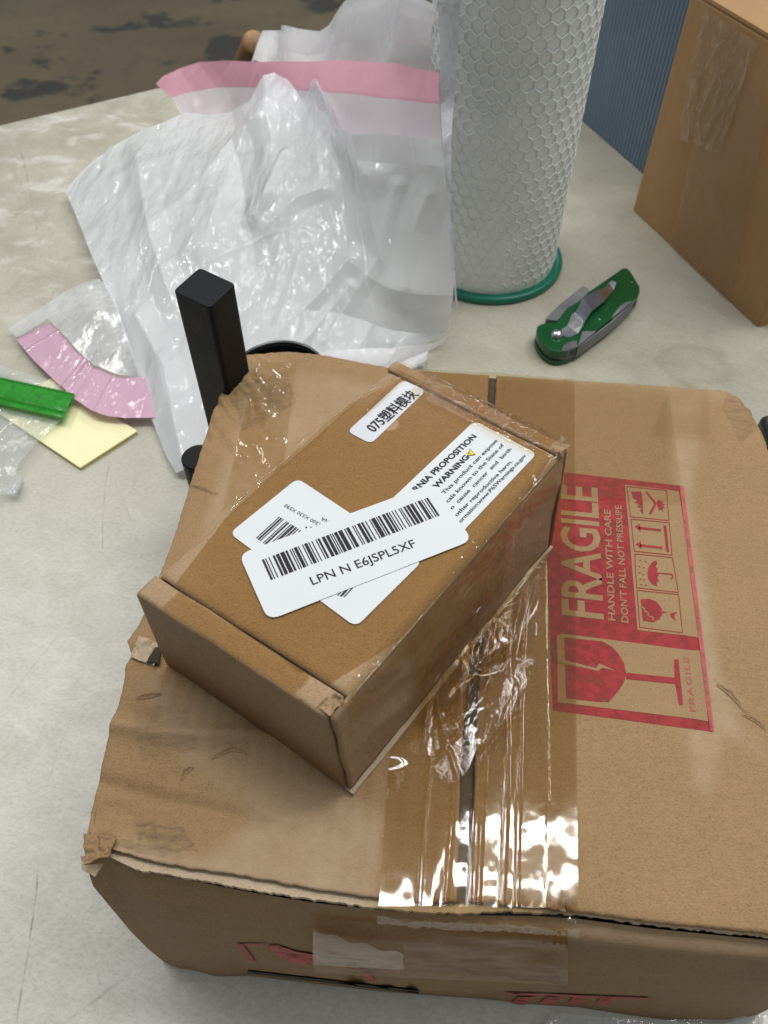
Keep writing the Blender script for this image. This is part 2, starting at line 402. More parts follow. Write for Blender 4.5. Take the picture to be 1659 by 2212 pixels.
def m_floor():
    t = NT('stained_floor'); v = t.map()
    n = t.noise(v, 2.6, 5, .55, .1); n2 = t.noise(v, 14, 6, .7, .2); n3 = t.noise(v, 1.1, 3)
    col = t.ramp(n3, [(.35, c3(.085, .060, .032)), (.65, c3(.15, .12, .065))])
    col = t.mix(t.rng(t.math('ADD', n, t.math('MULTIPLY', t.math('SUBTRACT', n2, .5), .25)), .54, .60, 0, .9), col, c3(.022, .022, .020))
    col = t.mix(t.rng(n2, .52, .72, 0, .4), col, c3(.055, .045, .032))
    col = t.mix(t.rng(n2, .42, .25, 0, .35), col, c3(.20, .165, .11))
    p = t.n('ShaderNodeBsdfPrincipled'); t.inp(p, 'Base Color', col); t.inp(p, 'Roughness', .55)
    t.inp(p, 'Normal', t.bump(n2, .2, .01)); return t.surf(p)

M = {}
M['table'] = m_table(); M['floor'] = m_floor()
M['table_edge'] = m_simple('bench_edge_band', (.40, .37, .30), .45)
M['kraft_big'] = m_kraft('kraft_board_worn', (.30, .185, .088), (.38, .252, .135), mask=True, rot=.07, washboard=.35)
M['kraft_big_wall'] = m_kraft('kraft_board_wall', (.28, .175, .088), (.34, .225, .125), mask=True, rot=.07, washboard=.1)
M['kraft_small'] = m_kraft('kraft_board_small', (.335, .218, .122), (.43, .305, .19), rot=.4, washboard=.05, fibre=.6)
M['kraft_right'] = m_kraft('kraft_board_tan', (.39, .235, .112), (.45, .29, .15), rot=.2, washboard=.12, fibre=.3, mott=.6)
M['kraft_cut'] = m_kraft('kraft_cut_edge', (.44, .34, .23), (.56, .46, .34), rot=.0, washboard=.3)
M['gap_shade'] = m_simple('gap_shade_brown', (.045, .032, .022), .9)  # near-black colour stands in for shade in gaps, holes and slits
M['seam_shade'] = m_simple('seam_shade_brown', (.085, .060, .038), .9, var=.4, scale=200)  # dark brown paints the shade between the two flaps
M['tape_front'] = m_film('clear_tape_on_front', tint=(.80, .66, .44), rough=.06, bump=.12, scale=30, spec=1.22)
M['tape'] = m_film('clear_packing_tape', tint=(.88, .82, .66), rough=.05, bump=.012, scale=40, stretch=(1, .35, 1), rot=.05)
M['tape2'] = m_film('clear_packing_tape_flat', tint=(.94, .91, .83), rough=.06, bump=.02, scale=25)
M['tape3'] = m_film('clear_tape_wrinkled', tint=(.94, .89, .79), rough=.07, bump=.22, scale=60, stretch=(1, .5, 1), rot=.7)
M['tape_small'] = m_film('clear_tape_on_small_box', tint=(.85, .75, .54), rough=.16, bump=.06, scale=30)
M['film_clear'] = m_film('clear_polybag_film', tint=(.96, .97, .98), rough=.10, bump=.9, scale=38, milky=.30, milkcol=(.72, .76, .76), lift=.02)
M['film_milky'] = m_film('milky_polybag_film', tint=(.95, .95, .97), rough=.10, bump=.7, scale=34, milky=.62, milkcol=(.80, .82, .85), lift=.03)
M['film_flap'] = m_film('frosted_film_edge', tint=(.93, .93, .95), rough=.2, bump=.2, scale=20, milky=.75, milkcol=(.68, .69, .75))
M['bag'] = m_bag('white_poly_film', coat=1.0, bump=1.0, trans=.42)
M['bag_back'] = m_bag('white_poly_film_rear', (.92, .92, .95), .25, .8)
M['bag_pinkish'] = m_bag('white_film_over_pink', (.88, .80, .86), .25, .6)
M['pink'] = m_bag('pink_adhesive_liner', (.86, .44, .56), .22, .3, .15, coat=.7)
M['pink2'] = m_bag('pink_adhesive_liner_mauve', (.66, .42, .54), .16, .5, .15, coat=1.0)
M['black'] = m_simple('black_powder_coat', (.004, .0045, .006), .5, spec=.22, var=.2, bumpv=.15, scale=90)
M['black_gloss'] = m_simple('black_plastic', (.010, .012, .014), .30, var=.2)
M['white_label'] = m_simple('white_label_paper', (.64, .68, .70), .42, var=.02, scale=40)
M['white_label_gloss'] = m_simple('white_label_glossy', (.60, .62, .67), .25, var=.02, scale=40)
M['ink_black'] = m_ink('black_print', (.012, .012, .014))
M['ink_grey'] = m_ink('grey_black_print', (.03, .03, .035))
M['ink_yellow'] = m_ink('yellow_print', (.75, .62, .03))
M['ink_red'] = m_ink('red_stamp_ink', (.31, .034, .036), worn=.72, scale=240, rough=.8)
M['ink_red_faded'] = m_ink('faded_red_stamp_ink', (.42, .09, .08), worn=.85, scale=160)
M['knock'] = m_kraft('bare_board_in_stamp', (.31, .195, .098), (.38, .255, .14), rot=.07, washboard=.1)
M['net'] = m_simple('white_plastic_netting', (.82, .86, .83), .6, var=.05)
M['filter'] = m_simple('pale_filter_fleece', (.84, .88, .86), .8, var=.05, bumpv=.4, scale=60)
M['green_ring'] = m_simple('teal_green_plastic', (.004, .17, .105), .35, var=.1)
M['green'] = m_simple('dark_green_plastic', (.004, .072, .018), .25, var=.12)
M['green_zip'] = m_film('green_zip_plastic', tint=(.12, .62, .12), rough=.15, bump=.1, scale=60, milky=.75, milkcol=(.035, .42, .03))
M['grey_grip'] = m_simple('grey_soft_grip', (.17, .175, .18), .5, var=.35, scale=45)
M['grey_dark'] = m_simple('dark_grey_grip', (.10, .105, .10), .5)
M['steel'] = m_simple('brushed_steel', (.55, .56, .58), .24, metal=1.0, var=.06)
M['yellow_pad'] = m_simple('pale_yellow_paper', (.86, .82, .50), .7, var=.02)
M['yellow_edge'] = m_simple('yellow_paper_edges', (.62, .55, .16), .7, var=.15, scale=300)
M['wood'] = m_simple('light_wood', (.36, .20, .095), .5, var=.2)
M['blue'] = m_simple('blue_grey_ribbed_plastic', (.15, .215, .30), .42, var=.08)

# =================================================================== SETTING
fz = -.82
v, f = slab(coons([(-4, 6, fz), (4, 6, fz)], [(-4, -2, fz), (4, -2, fz)], [(-4, -2, fz), (-4, 6, fz)], [(4, -2, fz), (4, 6, fz)], 3, 3), .05)
setp(obj('floor', v, f, M['floor'], loc=(0, 0, fz)), kind='structure')

e1 = at(0, 270)[:2]; e2 = at(340, 190)[:2]; ed = (e2-e1)/np.linalg.norm(e2-e1); en = np.array([ed[1], -ed[0]])
q = [e1-ed*.45, e1+ed*1.55]
tp = np.array([q[0], q[1], q[1]+en*1.45, q[0]+en*1.45])
bench = thing('workbench', 'worn grey beige laminate workbench covered in scratches and stains', 'workbench', (*tp.mean(0), 0))
v, f = prism(rpoly(tp[::-1], .006), -.036, 0.0, .0018)
obj('bench_top', v, f, M['table'], bench)
v, f = prism(np.array([q[0]-en*.0022, q[1]-en*.0022, q[1]-en*.0002, q[0]-en*.0002]), -.034, -.0025)
obj('edge_band', v, f, M['table_edge'], bench)
for a, b in ((.08, .1), (.92, .1), (.08, .9), (.92, .9)):
    p = tp[0]+(tp[1]-tp[0])*a+(tp[3]-tp[0])*b
    v, f = tube([(*p, -.82), (*p, -.037)], .025, 16); obj('leg', v, f, M['table_edge'], bench)

# =================================================================== THE LARGE PARCEL
ZT = .124
def ztop(x, y):
    """height of the dented top at bench position x, y"""
    x = np.asarray(x, float); y = np.asarray(y, float)
    fx_ = np.clip((x-.02)/.02, 0, 1)*np.clip((.155-x)/.015, 0, 1)*np.clip((y-.052)/.02, 0, 1)*np.clip((.265-y)/.015, 0, 1)
    z = ZT + .0008*fbm(x*12, y*12, 2, 5)*(1-fx_)
    # sag of the left front, along the soft fold under the small box
    k = np.clip((.118-y-.10*(x+.1))/.03, 0, 1); l = np.clip((-.012-x)/.05, 0, 1)
    z = z - .0040*k*l*np.clip((y-.06)/.03, 0, 1)
    z = z + .0026*np.exp(-((y-.118+.1*(x+.1)-.004*vnoise(x*40, x*0, 3))/.0035)**2)*np.clip((.01-x)/.03, 0, 1)
    z = z - .0012*np.exp(-((y-.098+.25*(x+.1))/.0025)**2)*np.clip((-.02-x)/.03, 0, 1) + .0007*np.clip((-.02-x)/.03, 0, 1)*np.abs(fbm(x*55, y*75, 3, 77))*np.clip((.14-y)/.03, 0, 1)
    c = np.exp(-(((x+.088)/.016)**2+((y-.085)/.012)**2)); z = z - .0035*c + .0012*c*fbm(x*200, y*200, 3, 9)
    c = np.exp(-(((x+.083)/.022)**2+((y-.295)/.036)**2)); z = z - .002*c + .0040*c*fbm(x*160+y*90, y*60, 3, 19)
    c = np.exp(-(((x-.19)/.014)**2+((y-.285)/.018)**2)); z = z - .003*c + .0022*c*fbm(x*130, y*130, 3, 29)
    return z
parcel = thing('shipping_carton', 'large battered brown carton with a red glass stamp under the smaller box', 'cardboard box', at(900, 1500, 0))

fl_back = poly([(520, 766), (560, 760), (620, 757), (700, 766), (780, 782), (850, 795), (950, 803), (1056, 809)], ZT)
fl_left = poly([(239, 1817), (205, 1806), (182, 1792), (190, 1740), (205, 1690), (230, 1605), (255, 1525), (268, 1478), (272, 1440), (285, 1415), (275, 1385), (300, 1352), (325, 1300), (345, 1240), (365, 1190), (385, 1130), (405, 1060), (425, 995), (445, 925), (470, 855), (500, 790), (520, 766)], ZT)
fl_front = poly([(239, 1817), (258, 1837), (308, 1852), (407, 1874), (531, 1892), (655, 1915), (754, 1931), (819, 1941), (932, 1950), (987, 1948)], ZT-.001)
fl_seam = poly([(987, 1948), (993, 1700), (1007, 1481), (1030, 1300), (1042, 1100), (1050, 950), (1056, 809)], ZT)
fr_seam = poly([(1013, 1946), (1026, 1696), (1036, 1481), (1050, 1300), (1060, 1100), (1066, 950), (1073, 810)], ZT)
fr_back = poly([(1073, 810), (1200, 819), (1300, 825), (1400, 831), (1500, 838), (1570, 842), (1605, 856), (1625, 880)], ZT)
fr_right = poly([(1880, 2050), (1830, 1800), (1770, 1500), (1715, 1200), (1680, 1040), (1655, 950), (1640, 910), (1625, 880)], ZT)
fr_front = poly([(1013, 1946), (1060, 1948), (1090, 1952), (1155, 1958), (1185, 1958), (1200, 1950), (1206, 1958), (1240, 1966), (1412, 1989), (1659, 2014), (1880, 2050)], ZT)

def seg_mask(P, pts, w, z=ZT):
    """soft band of half width w around a pixel polyline"""
    Q = poly(pts, z)[:, :2]; d = np.full(P.shape[:-1], 9.)
    for a, b in zip(Q, Q[1:]):
        ab = b-a; t = np.clip(((P[..., :2]-a)@ab)/(ab@ab), 0, 1); c = a+t[..., None]*ab
        d = np.minimum(d, np.linalg.norm(P[..., :2]-c, axis=-1))
    return np.clip(1-(d-w)/(w*.35), 0, 1)
def in_poly(P, pts, z=ZT):
    Q = poly(pts, z)[:, :2]; x = P[..., 0]; y = P[..., 1]; r = np.zeros(x.shape, bool)
    for a, b in zip(Q, np.roll(Q, -1, 0)):
        r ^= ((a[1] > y) != (b[1] > y)) & (x < (b[0]-a[0])*(y-a[1])/(b[1]-a[1]+1e-12)+a[0])
    return r.astype(float)
def flap(name, T, B, L, R, nu, nv, seed, masks, mat=None, thick=.0026, label=None):
    G = coons(T, B, L, R, nu, nv)
    j = np.linspace(0, 1, nv)[:, None]; i = np.linspace(0, 1, nu)[None, :]
    e = np.minimum(np.minimum(i, 1-i)*nu, np.minimum(j, 1-j)*nv)
    edge = np.exp(-e/3.0)
    G[..., 2] = ztop(G[..., 0], G[..., 1]) - .0007*edge
    G[..., 0] += .0004*edge*fbm(G[..., 0]*420, G[..., 1]*420, 4, seed)
    G[..., 1] += .0004*edge*fbm(G[..., 0]*420, G[..., 1]*420, 4, seed+3)
    col = np.zeros((nv, nu, 4)); col[..., 3] = 1
    col[..., 0], col[..., 1] = masks(G)
    for ax in (0, 1):
        for _ in range(2):
            m = np.moveaxis(col[..., :1], ax, 0); k = 3; pd = np.concatenate([np.repeat(m[:1], k, 0), m, np.repeat(m[-1:], k, 0)]); cs = np.cumsum(np.concatenate([np.zeros((1,)+pd.shape[1:]), pd]), 0)
            col[..., :1] = np.moveaxis((cs[2*k+1:]-cs[:-(2*k+1)])/(2*k+1), 0, ax)
    col[..., 0] *= .75
    V, F_ = slab(G, thick)
    cc = np.concatenate([col.reshape(-1, 4)]*2)
    o = obj(name, V, F_, mat or M['kraft_big'], parcel, smooth=True, colors=cc)
    if label: o['label'] = label
    return o
def mask_left(G):
    n = fbm(G[..., 0]*60, G[..., 1]*60, 4, 3)
    wear = seg_mask(G, [(560, 790), (560, 900), (500, 1100), (430, 1240)], .008)*.25
    wear = np.maximum(wear, in_poly(G, [(300, 1470), (480, 1500), (560, 1600), (700, 1690), (830, 1760), (830, 1960), (600, 1930), (430, 1860), (560, 1760), (400, 1640)])*.55)
    wear = np.maximum(wear, seg_mask(G, [(260, 1830), (400, 1872), (600, 1902), (830, 1938)], .0030)*.8)
    wear = np.maximum(wear, seg_mask(G, [(225, 1560), (500, 1600), (745, 1715)], .0018)*.5)
    wear = np.maximum(wear, in_poly(G, [(560, 800), (700, 810), (860, 850), (740, 960), (480, 1130), (420, 1240), (480, 1000)])*.5)
    dirt = in_poly(G, [(290, 1530), (400, 1520), (430, 1620), (300, 1640)])*.45
    dirt = np.maximum(dirt, in_poly(G, [(280, 1760), (390, 1780), (430, 1840), (300, 1830)])*.95)
    dirt = np.maximum(dirt, in_poly(G, [(500, 830), (620, 800), (640, 870), (520, 930)])*.6)
    dirt = np.maximum(dirt, seg_mask(G, [(412, 1048), (440, 1056), (468, 1066)], .0006)*2)
    dirt = np.maximum(dirt, seg_mask(G, [(205, 1790), (300, 1830), (380, 1845)], .0012)*.7)
    return np.clip(wear+.35*n*(wear > 0), 0, 1), np.clip(dirt+.2*n*(dirt > 0), 0, 1)
def mask_right(G):
    n = fbm(G[..., 0]*60, G[..., 1]*60, 4, 8)
    wear = in_poly(G, [(1440, 838), (1520, 842), (1510, 960), (1490, 1080), (1530, 1300), (1560, 1480), (1560, 1600), (1535, 1720), (1500, 1700), (1480, 1540), (1470, 1300), (1455, 1100)])*.62
    wear = np.maximum(wear, in_poly(G, [(1545, 1480), (1600, 1500), (1590, 1560), (1659, 1620), (1659, 1640), (1560, 1580)])*.5)
    wear = np.maximum(wear, seg_mask(G, [(1210, 825), (1400, 840), (1590, 850)], .004)*.35)
    dirt = seg_mask(G, [(1545, 1470), (1600, 1530), (1650, 1570)], .0005)*.9
    dirt = np.maximum(dirt, in_poly(G, [(1570, 850), (1620, 860), (1640, 920), (1600, 960), (1560, 880)])*.6)
    return np.clip(wear+.35*n*(wear > 0), 0, 1), np.clip(dirt+.2*n*(dirt > 0), 0, 1)
flap('left_flap', fl_back, fl_front, fl_left, fl_seam, 230, 260, 1, mask_left, label='scuffed left top flap with crushed corner')
flap('right_flap', fr_back, fr_front, fr_seam, fr_right, 230, 260, 2, mask_right)

# the board layer under the flaps (its pale cut edge shows along the front)
def inset(P, d, dz, n=60):
    P = resample(P, n).copy(); c = np.array([.03, .18]); v_ = c-P[:, :2]; v_ /= np.linalg.norm(v_, axis=1)[:, None]
    P[:, :2] += v_*d; P[:, 2] += dz; return P
in_front = np.concatenate([poly([(229, 1845), (298, 1877), (417, 1897), (556, 1924), (680, 1944), (814, 1960), (932, 1971), (1010, 1972)], ZT-.0032),
                           poly([(1100, 1968), (1250, 1974), (1412, 1997), (1659, 2022), (1870, 2056)], ZT-.0032)])
G = coons(inset(np.concatenate([fl_back, fr_back]), .004, -.006), in_front, inset(fl_left, .005, -.006), inset(fr_right, .005, -.006), 240, 40)
G[..., 2] = ztop(G[..., 0], G[..., 1]) - .0031
G[0, :, 1] += .0006*fbm(np.arange(240)*.9, np.zeros(240), 3, 4)
V, F_ = slab(G, .0026); o = obj('inner_flap', V, F_, M['kraft_cut'], parcel, smooth=False)
G2 = G.copy(); G2[..., 2] -= .0030; G2[..., 1] += .0015*(1-np.linspace(0, 1, 40)[:, None]**2)
V, F_ = slab(G2, .0012); obj('flap_gap_shade', V, F_, M['gap_shade'], parcel)  # dark sheet in place of the shade under the inner flap

sg = np.array([seam_pt for seam_pt in fl_seam[::-1]]); sg2 = fr_seam[::-1]
Gs = coons(sg2, sg, np.array([sg[0], sg2[0]]), np.array([sg[-1], sg2[-1]]), 60, 5)
Gs[..., 2] = ztop(Gs[..., 0], Gs[..., 1])-.0026
V, F_ = slab(Gs, .0003); obj('seam_shade_strip', V, F_, M['seam_shade'], parcel)  # dark strip laid in the open seam to act as its shade
# walls
wt = np.concatenate([poly([(181, 1852), (229, 1848), (298, 1880), (417, 1901), (556, 1928), (680, 1948), (814, 1963), (932, 1973), (1047, 1974), (1155, 1974), (1251, 1979), (1412, 2000), (1659, 2025), (1880, 2060)], ZT-.0055)])
wb = poly([(352, 2076, .0), (382, 2090, -.0), (427, 2098), (467, 2109), (541, 2108), (655, 2122), (824, 2142), (932, 2150), (1047, 2158), (1144, 2169), (1251, 2176), (1359, 2193), (1466, 2206), (1560, 2212), (1640, 2190)], 0.0005)
wl = poly([(352, 2076, 0), (320, 2050, .028), (283, 2013, .055), (234, 1954, .088), (201, 1914, .103), (181, 1852, ZT-.0055)])
wr = poly([(1640, 2190, 0), (1700, 2160, .03), (1790, 2120, .08), (1880, 2060, ZT-.0055)])
G = coons(wt, wb, wl, wr, 240, 90)
jj = np.linspace(0, 1, 90)[:, None]; ii = np.linspace(0, 1, 240)[None, :]
bul = np.sin(PI*jj)*np.sin(PI*ii)
G[..., 1] += -.003*bul + .0035*bul*fbm(ii*6, jj*3+0*ii, 4, 31) - .0035*np.exp(-((jj-.93)/.05)**2)*np.clip((ii-.45)*5, 0, 1)
G[..., 2] -= .0016*np.exp(-((jj-1)/.03)**2)
col = np.zeros((90, 240, 4)); col[..., 3] = 1
col[..., 0] = np.exp(-((jj-.97)/.04)**2)*np.clip((ii-.2)*3, 0, 1)*.6
col[..., 1] = np.clip(.6*fbm(ii*9, jj*5, 4, 41)-.15, 0, 1) + np.exp(-((ii-.36)/.006)**2-((jj-.45)/.03)**2)
V = G.reshape(-1, 3)
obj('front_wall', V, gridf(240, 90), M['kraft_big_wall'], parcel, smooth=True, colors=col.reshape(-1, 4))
def wall(name, top, bot):
    T = resample(top, 80).copy(); T[:, 2] = ZT-.005; B = resample(bot, 80)
    Gw = coons(T, B, np.array([B[0], T[0]]), np.array([B[-1], T[-1]]), 80, 24)
    cw = np.zeros((24, 80, 4)); cw[..., 3] = 1
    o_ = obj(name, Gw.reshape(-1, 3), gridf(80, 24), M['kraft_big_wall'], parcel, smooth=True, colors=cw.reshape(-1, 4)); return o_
blc = np.array([fl_left[-1][0]-.001, fl_left[-1][1]-.003, .0005]); brc = np.array([fr_right[-1][0], fr_right[-1][1], .0005])
lt = inset(fl_left, .0015, 0)
wall('left_wall', lt[::-1], np.array([blc, [-.096, .2, .0005], wb[0]]))
wall('back_wall', inset(np.concatenate([fl_back, fr_back]), .0015, 0)[::-1], np.array([brc, [.05, .30, .0005], blc]))
wall('right_wall', inset(fr_right, .0015, 0), np.array([wb[-1], [.165, .15, .0005], brc]))
V, F_ = slab(coons(np.array([blc, brc]), np.array([wb[0], wb[-1]]), np.array([wb[0], blc]), np.array([wb[-1], brc]), 6, 6), .0004)
obj('bottom', V+np.array([0, 0, .0006]), F_, M['gap_shade'], parcel)
# dark slit between the wall and the bottom flap
def draped(P2, eps, nsub=0):
    """world points from pixel points, laid on the dented top"""
    P = poly(P2, ZT); P[:, 2] = ztop(P[:, 0], P[:, 1])+eps; return P
def decal_grid(corners, eps, nu=30, nv=30, disp=None):
    """corners BL BR TR TL in pixels"""
    c = poly(corners, ZT); G = coons(c[[3, 2]], c[[0, 1]], c[[0, 3]], c[[1, 2]], nu, nv)
    G[..., 2] = ztop(G[..., 0], G[..., 1])+eps
    if disp is not None: G[..., 2] += disp(G[..., 0], G[..., 1])
    return G

# torn edge bits: crushed front-left corner, torn notch on the left, torn tab by the seam
def crumpled(name, pts, z, eps, amp, seed, mat=None, th=.0012, n=26):
    c = poly(pts, z); G = coons(c[[3, 2]], c[[0, 1]], c[[0, 3]], c[[1, 2]], n, n)
    nn = fbm(G[..., 0]*170, G[..., 1]*170, 4, seed)
    G[..., 2] += eps+amp*np.abs(nn)*2; G[..., 0] += amp*.5*fbm(G[..., 0]*220, G[..., 1]*220, 3, seed+5); G[..., 1] += amp*.5*fbm(G[..., 0]*220, G[..., 1]*220, 3, seed+6)
    V, F_ = slab(G, th); return obj(name, V, F_, mat or M['kraft_cut'], parcel, smooth=True)
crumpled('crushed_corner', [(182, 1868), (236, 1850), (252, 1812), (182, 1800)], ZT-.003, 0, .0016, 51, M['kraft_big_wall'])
crumpled('crushed_corner', [(178, 1880), (205, 1895), (232, 1850), (176, 1850)], ZT-.010, 0, .0012, 52, M['kraft_cut'], .001)
crumpled('torn_tab', [(1180, 1962), (1222, 1972), (1205, 1915), (1186, 1925)], ZT, .0004, .0022, 53, M['knock'], .0008, 14)
crumpled('torn_tab', [(283, 1420), (335, 1445), (342, 1392), (300, 1372)], ZT, .0003, .0016, 54, M['kraft_cut'], .0010, 22)
crumpled('torn_hole', [(318, 1436), (345, 1440), (352, 1402), (338, 1402)], ZT, .0015, .0006, 55, M['gap_shade'], .0006, 8)
V, F_ = slab(decal_grid([(1206, 1970), (1226, 1972), (1216, 1930), (1203, 1922)], .0004, 5, 5), .0002); obj('torn_hole', V, F_, M['gap_shade'], parcel)

def curl(pts, w, seed):
    P = resample(draped(pts, .0003), 14); t_ = np.gradient(P, axis=0); t_ /= np.linalg.norm(t_, axis=1)[:, None]; s_ = np.stack([-t_[:, 1], t_[:, 0], 0*t_[:, 0]], 1)
    k = np.linspace(0, 1, 5); G_ = np.zeros((5, 14, 3)); pr_ = np.sin(np.linspace(0, PI, 14))**.6; ar_ = np.arange(14.)
    for j_, q_ in enumerate(k): G_[j_] = P+s_*(w*q_*pr_*(1+.6*fbm(ar_*.8, ar_*0, 2, seed)))[:, None]+np.array([0, 0, 1])*(w*.55*q_**2*pr_)[:, None]
    obj('paper_curl', G_.reshape(-1, 3), gridf(14, 5), M['knock'], parcel)
for pts_, w_, sd_ in (([(392, 1682), (402, 1668), (418, 1656)], .0016, 1), ([(455, 1640), (500, 1622), (535, 1628)], .0012, 2), ([(1545, 1480), (1572, 1500), (1600, 1530)], .0014, 3),
                      ([(640, 1640), (660, 1634), (690, 1642)], .0012, 4), ([(1600, 1545), (1630, 1560), (1655, 1580)], .0010, 5), ([(412, 1046), (438, 1056), (462, 1068)], .0007, 6), ([(292, 1512), (330, 1508), (352, 1500)], .0014, 7)):
    curl(pts_, w_, sd_)
# ------------------------------------------------------------------ text and stamp helpers
def text_mesh(body, bold=0.0, spacing=1.0, res=3):
    cu = bpy.data.curves.new('t', 'FONT'); cu.body = body; cu.size = 1; cu.offset = bold; cu.space_character = spacing; cu.resolution_u = res
    cu.fill_mode = 'FRONT'
    to = bpy.data.objects.new('t', cu); C.objects.link(to); bpy.context.view_layer.update()
    dg = bpy.context.evaluated_depsgraph_get(); me = to.evaluated_get(dg).to_mesh()
    V = np.array([v.co[:] for v in me.vertices]); F_ = [tuple(p.vertices) for p in me.polygons]
    to.evaluated_get(dg).to_mesh_clear(); bpy.data.objects.remove(to); bpy.data.curves.remove(cu)
    return V, F_
def lay_text(body, A, B, Cc, lift, bold=0.0, spacing=1.0, cap=.72, normal=None, onto=None):
    """baseline from A to B, cap height towards Cc (world points)"""
    V, F_ = text_mesh(body, bold, spacing); x0, x1 = V[:, 0].min(), V[:, 0].max()
    A = np.asarray(A); B = np.asarray(B); d = B-A; up = Cc-A; n = np.cross(d, up); n /= np.linalg.norm(n)
    u = d/np.linalg.norm(d); up = up-u*(up@u)
    P = A + ((V[:, :1]-x0)/(x1-x0))*d + (V[:, 1:2]/cap)*up
    if onto is not None: P[:, 2] = onto(P[:, 0], P[:, 1])+lift
    else: P = P + n*(lift if n[2] > 0 else -lift)
    return P, F_

# ---- red FRAGILE stamp, printed on the right flap (pixel helper of the enlarged view)
def z5(x, y): return (1097.2+x*.3386, 932.6+y*.3386)
G = decal_grid([z5(285, 1778), z5(1305, 1915), z5(1105, 345), z5(225, 244)], .00012, 90, 110)
stamp = obj('fragile_stamp', G.reshape(-1, 3), gridf(90, 110), M['ink_red'], parcel, smooth=True)
stamp['label'] = 'red printed handling stamp with broken glass'
def shape(pts, eps):
    P = draped([z5(*p) for p in pts], eps)
    return P, [tuple(t_) for t_ in tessellate_polygon([[Vector(p) for p in P]])]
def stroke(a, b, w, eps):
    a = np.array(a, float); b = np.array(b, float); d = b-a; d /= np.linalg.norm(d); n = np.array([-d[1], d[0]])*w/2
    return shape([a-n, b-n, b+n, a+n], eps)
def circ(cx, cy, rx, ry, n=16): return [(cx+rx*math.cos(2*PI*k/n), cy+ry*math.sin(2*PI*k/n)) for k in range(n)]
E1, E2, E3 = .00026, .00040, .00054
kn = []
# bare panel of the pictograms and bare area round the glass
kn += [shape([(745, 340), (1060, 378), (1090, 385), (1240, 1320), (1130, 1302), (826, 1268)], E1)]
kn += [shape([(312, 1300), (345, 1290), (600, 1322), (830, 1352), (1135, 1393), (1255, 1400), (1275, 1850), (1198, 1835), (318, 1728)], E1)]
def T(body, a, b, c, bold=0, sp=1.0, eps=E1):
    A, B, Cc = poly([z5(*a), z5(*b), z5(*c)], ZT)
    P, F_ = lay_text(body, A, B, Cc, eps, bold, sp, onto=ztop); return P, F_
kn += [T('FRAGILE', (604, 1200), (565, 360), (335, 1170), .018, .96)]
kn += [T('HANDLE WITH CARE', (684, 1210), (652, 500), (638, 1204), .022)]
kn += [T('DON\u2019T FALL NOT PRESSUPE', (768, 1222), (722, 475), (722, 1216), .018)]
V, F_ = join(kn); obj('bare_lettering', V, F_, M['knock'], stamp)
rd = []
# big broken glass: outline of bare board, red bowl
bowl = [(358, 1315), (600, 1340), (660, 1372), (705, 1420), (740, 1480), (752, 1545), (735, 1610), (700, 1660), (640, 1728), (600, 1728), (370, 1703)]
rd += [shape(bowl, E2)]
rd += [shape([(750, 1540), (1062, 1572), (1058, 1455), (1086, 1455), (1116, 1745), (1090, 1745), (1066, 1612), (750, 1580)], E2)]
# pictogram frame
def quad_line(pts, w, eps=E2):
    return [stroke(a, b, w, eps) for a, b in zip(pts, pts[1:]+pts[:1])]
for cell in ([(757, 352), (1010, 378), (1026, 570), (782, 545)], [(784, 560), (1028, 584), (1045, 790), (806, 765)], [(808, 782), (1048, 806), (1086, 1028), (820, 998)], [(822, 1014), (1088, 1042), (1112, 1285), (840, 1250)]):
    rd += quad_line(cell, 5)
# cell 1: hands and spikes
rd += [shape([(785, 385), (850, 385), (858, 430), (862, 530), (840, 505), (850, 495), (822, 480), (838, 470), (806, 452), (826, 440), (796, 425)], E2)]
rd += [stroke((880, 385), (940, 460), 12, E2), stroke((940, 460), (905, 530), 16, E2)]
rd += [shape([(950, 470), (945, 450), (955, 455), (952, 425), (964, 448), (972, 428), (975, 450), (992, 440), (982, 460), (1005, 465), (985, 478), (1005, 492), (984, 492), (990, 515), (972, 498), (962, 512), (958, 490)], E2)]
# cell 2: two arrows and the ground line
for oy in (0, 112):
    rd += [shape([(808+oy*.05, 608+oy), (840+oy*.05, 590+oy), (846+oy*.05, 640+oy)], E2), stroke((835+oy*.05, 616+oy), (975+oy*.08, 632+oy), 15, E2)]
rd += [stroke((1000, 600), (1018, 770), 18, E2)]
# cell 3: umbrella and rain
rd += [shape([(945, 822), (915, 840), (895, 870), (888, 905), (895, 945), (918, 975), (955, 990), (945, 970), (962, 955), (950, 935), (962, 915), (946, 900), (956, 880), (940, 862), (952, 845)], E2)]
rd += [stroke((950, 905), (1045, 912), 8, E2), stroke((1045, 912), (1050, 935), 8, E2), stroke((1050, 935), (1035, 940), 7, E2)]
for x_, y_ in ((838, 820), (872, 828), (832, 860), (862, 868), (835, 900), (858, 912), (838, 940), (862, 945), (872, 980), (845, 975)): rd += [stroke((x_, y_), (x_+10, y_+5), 6, E2)]
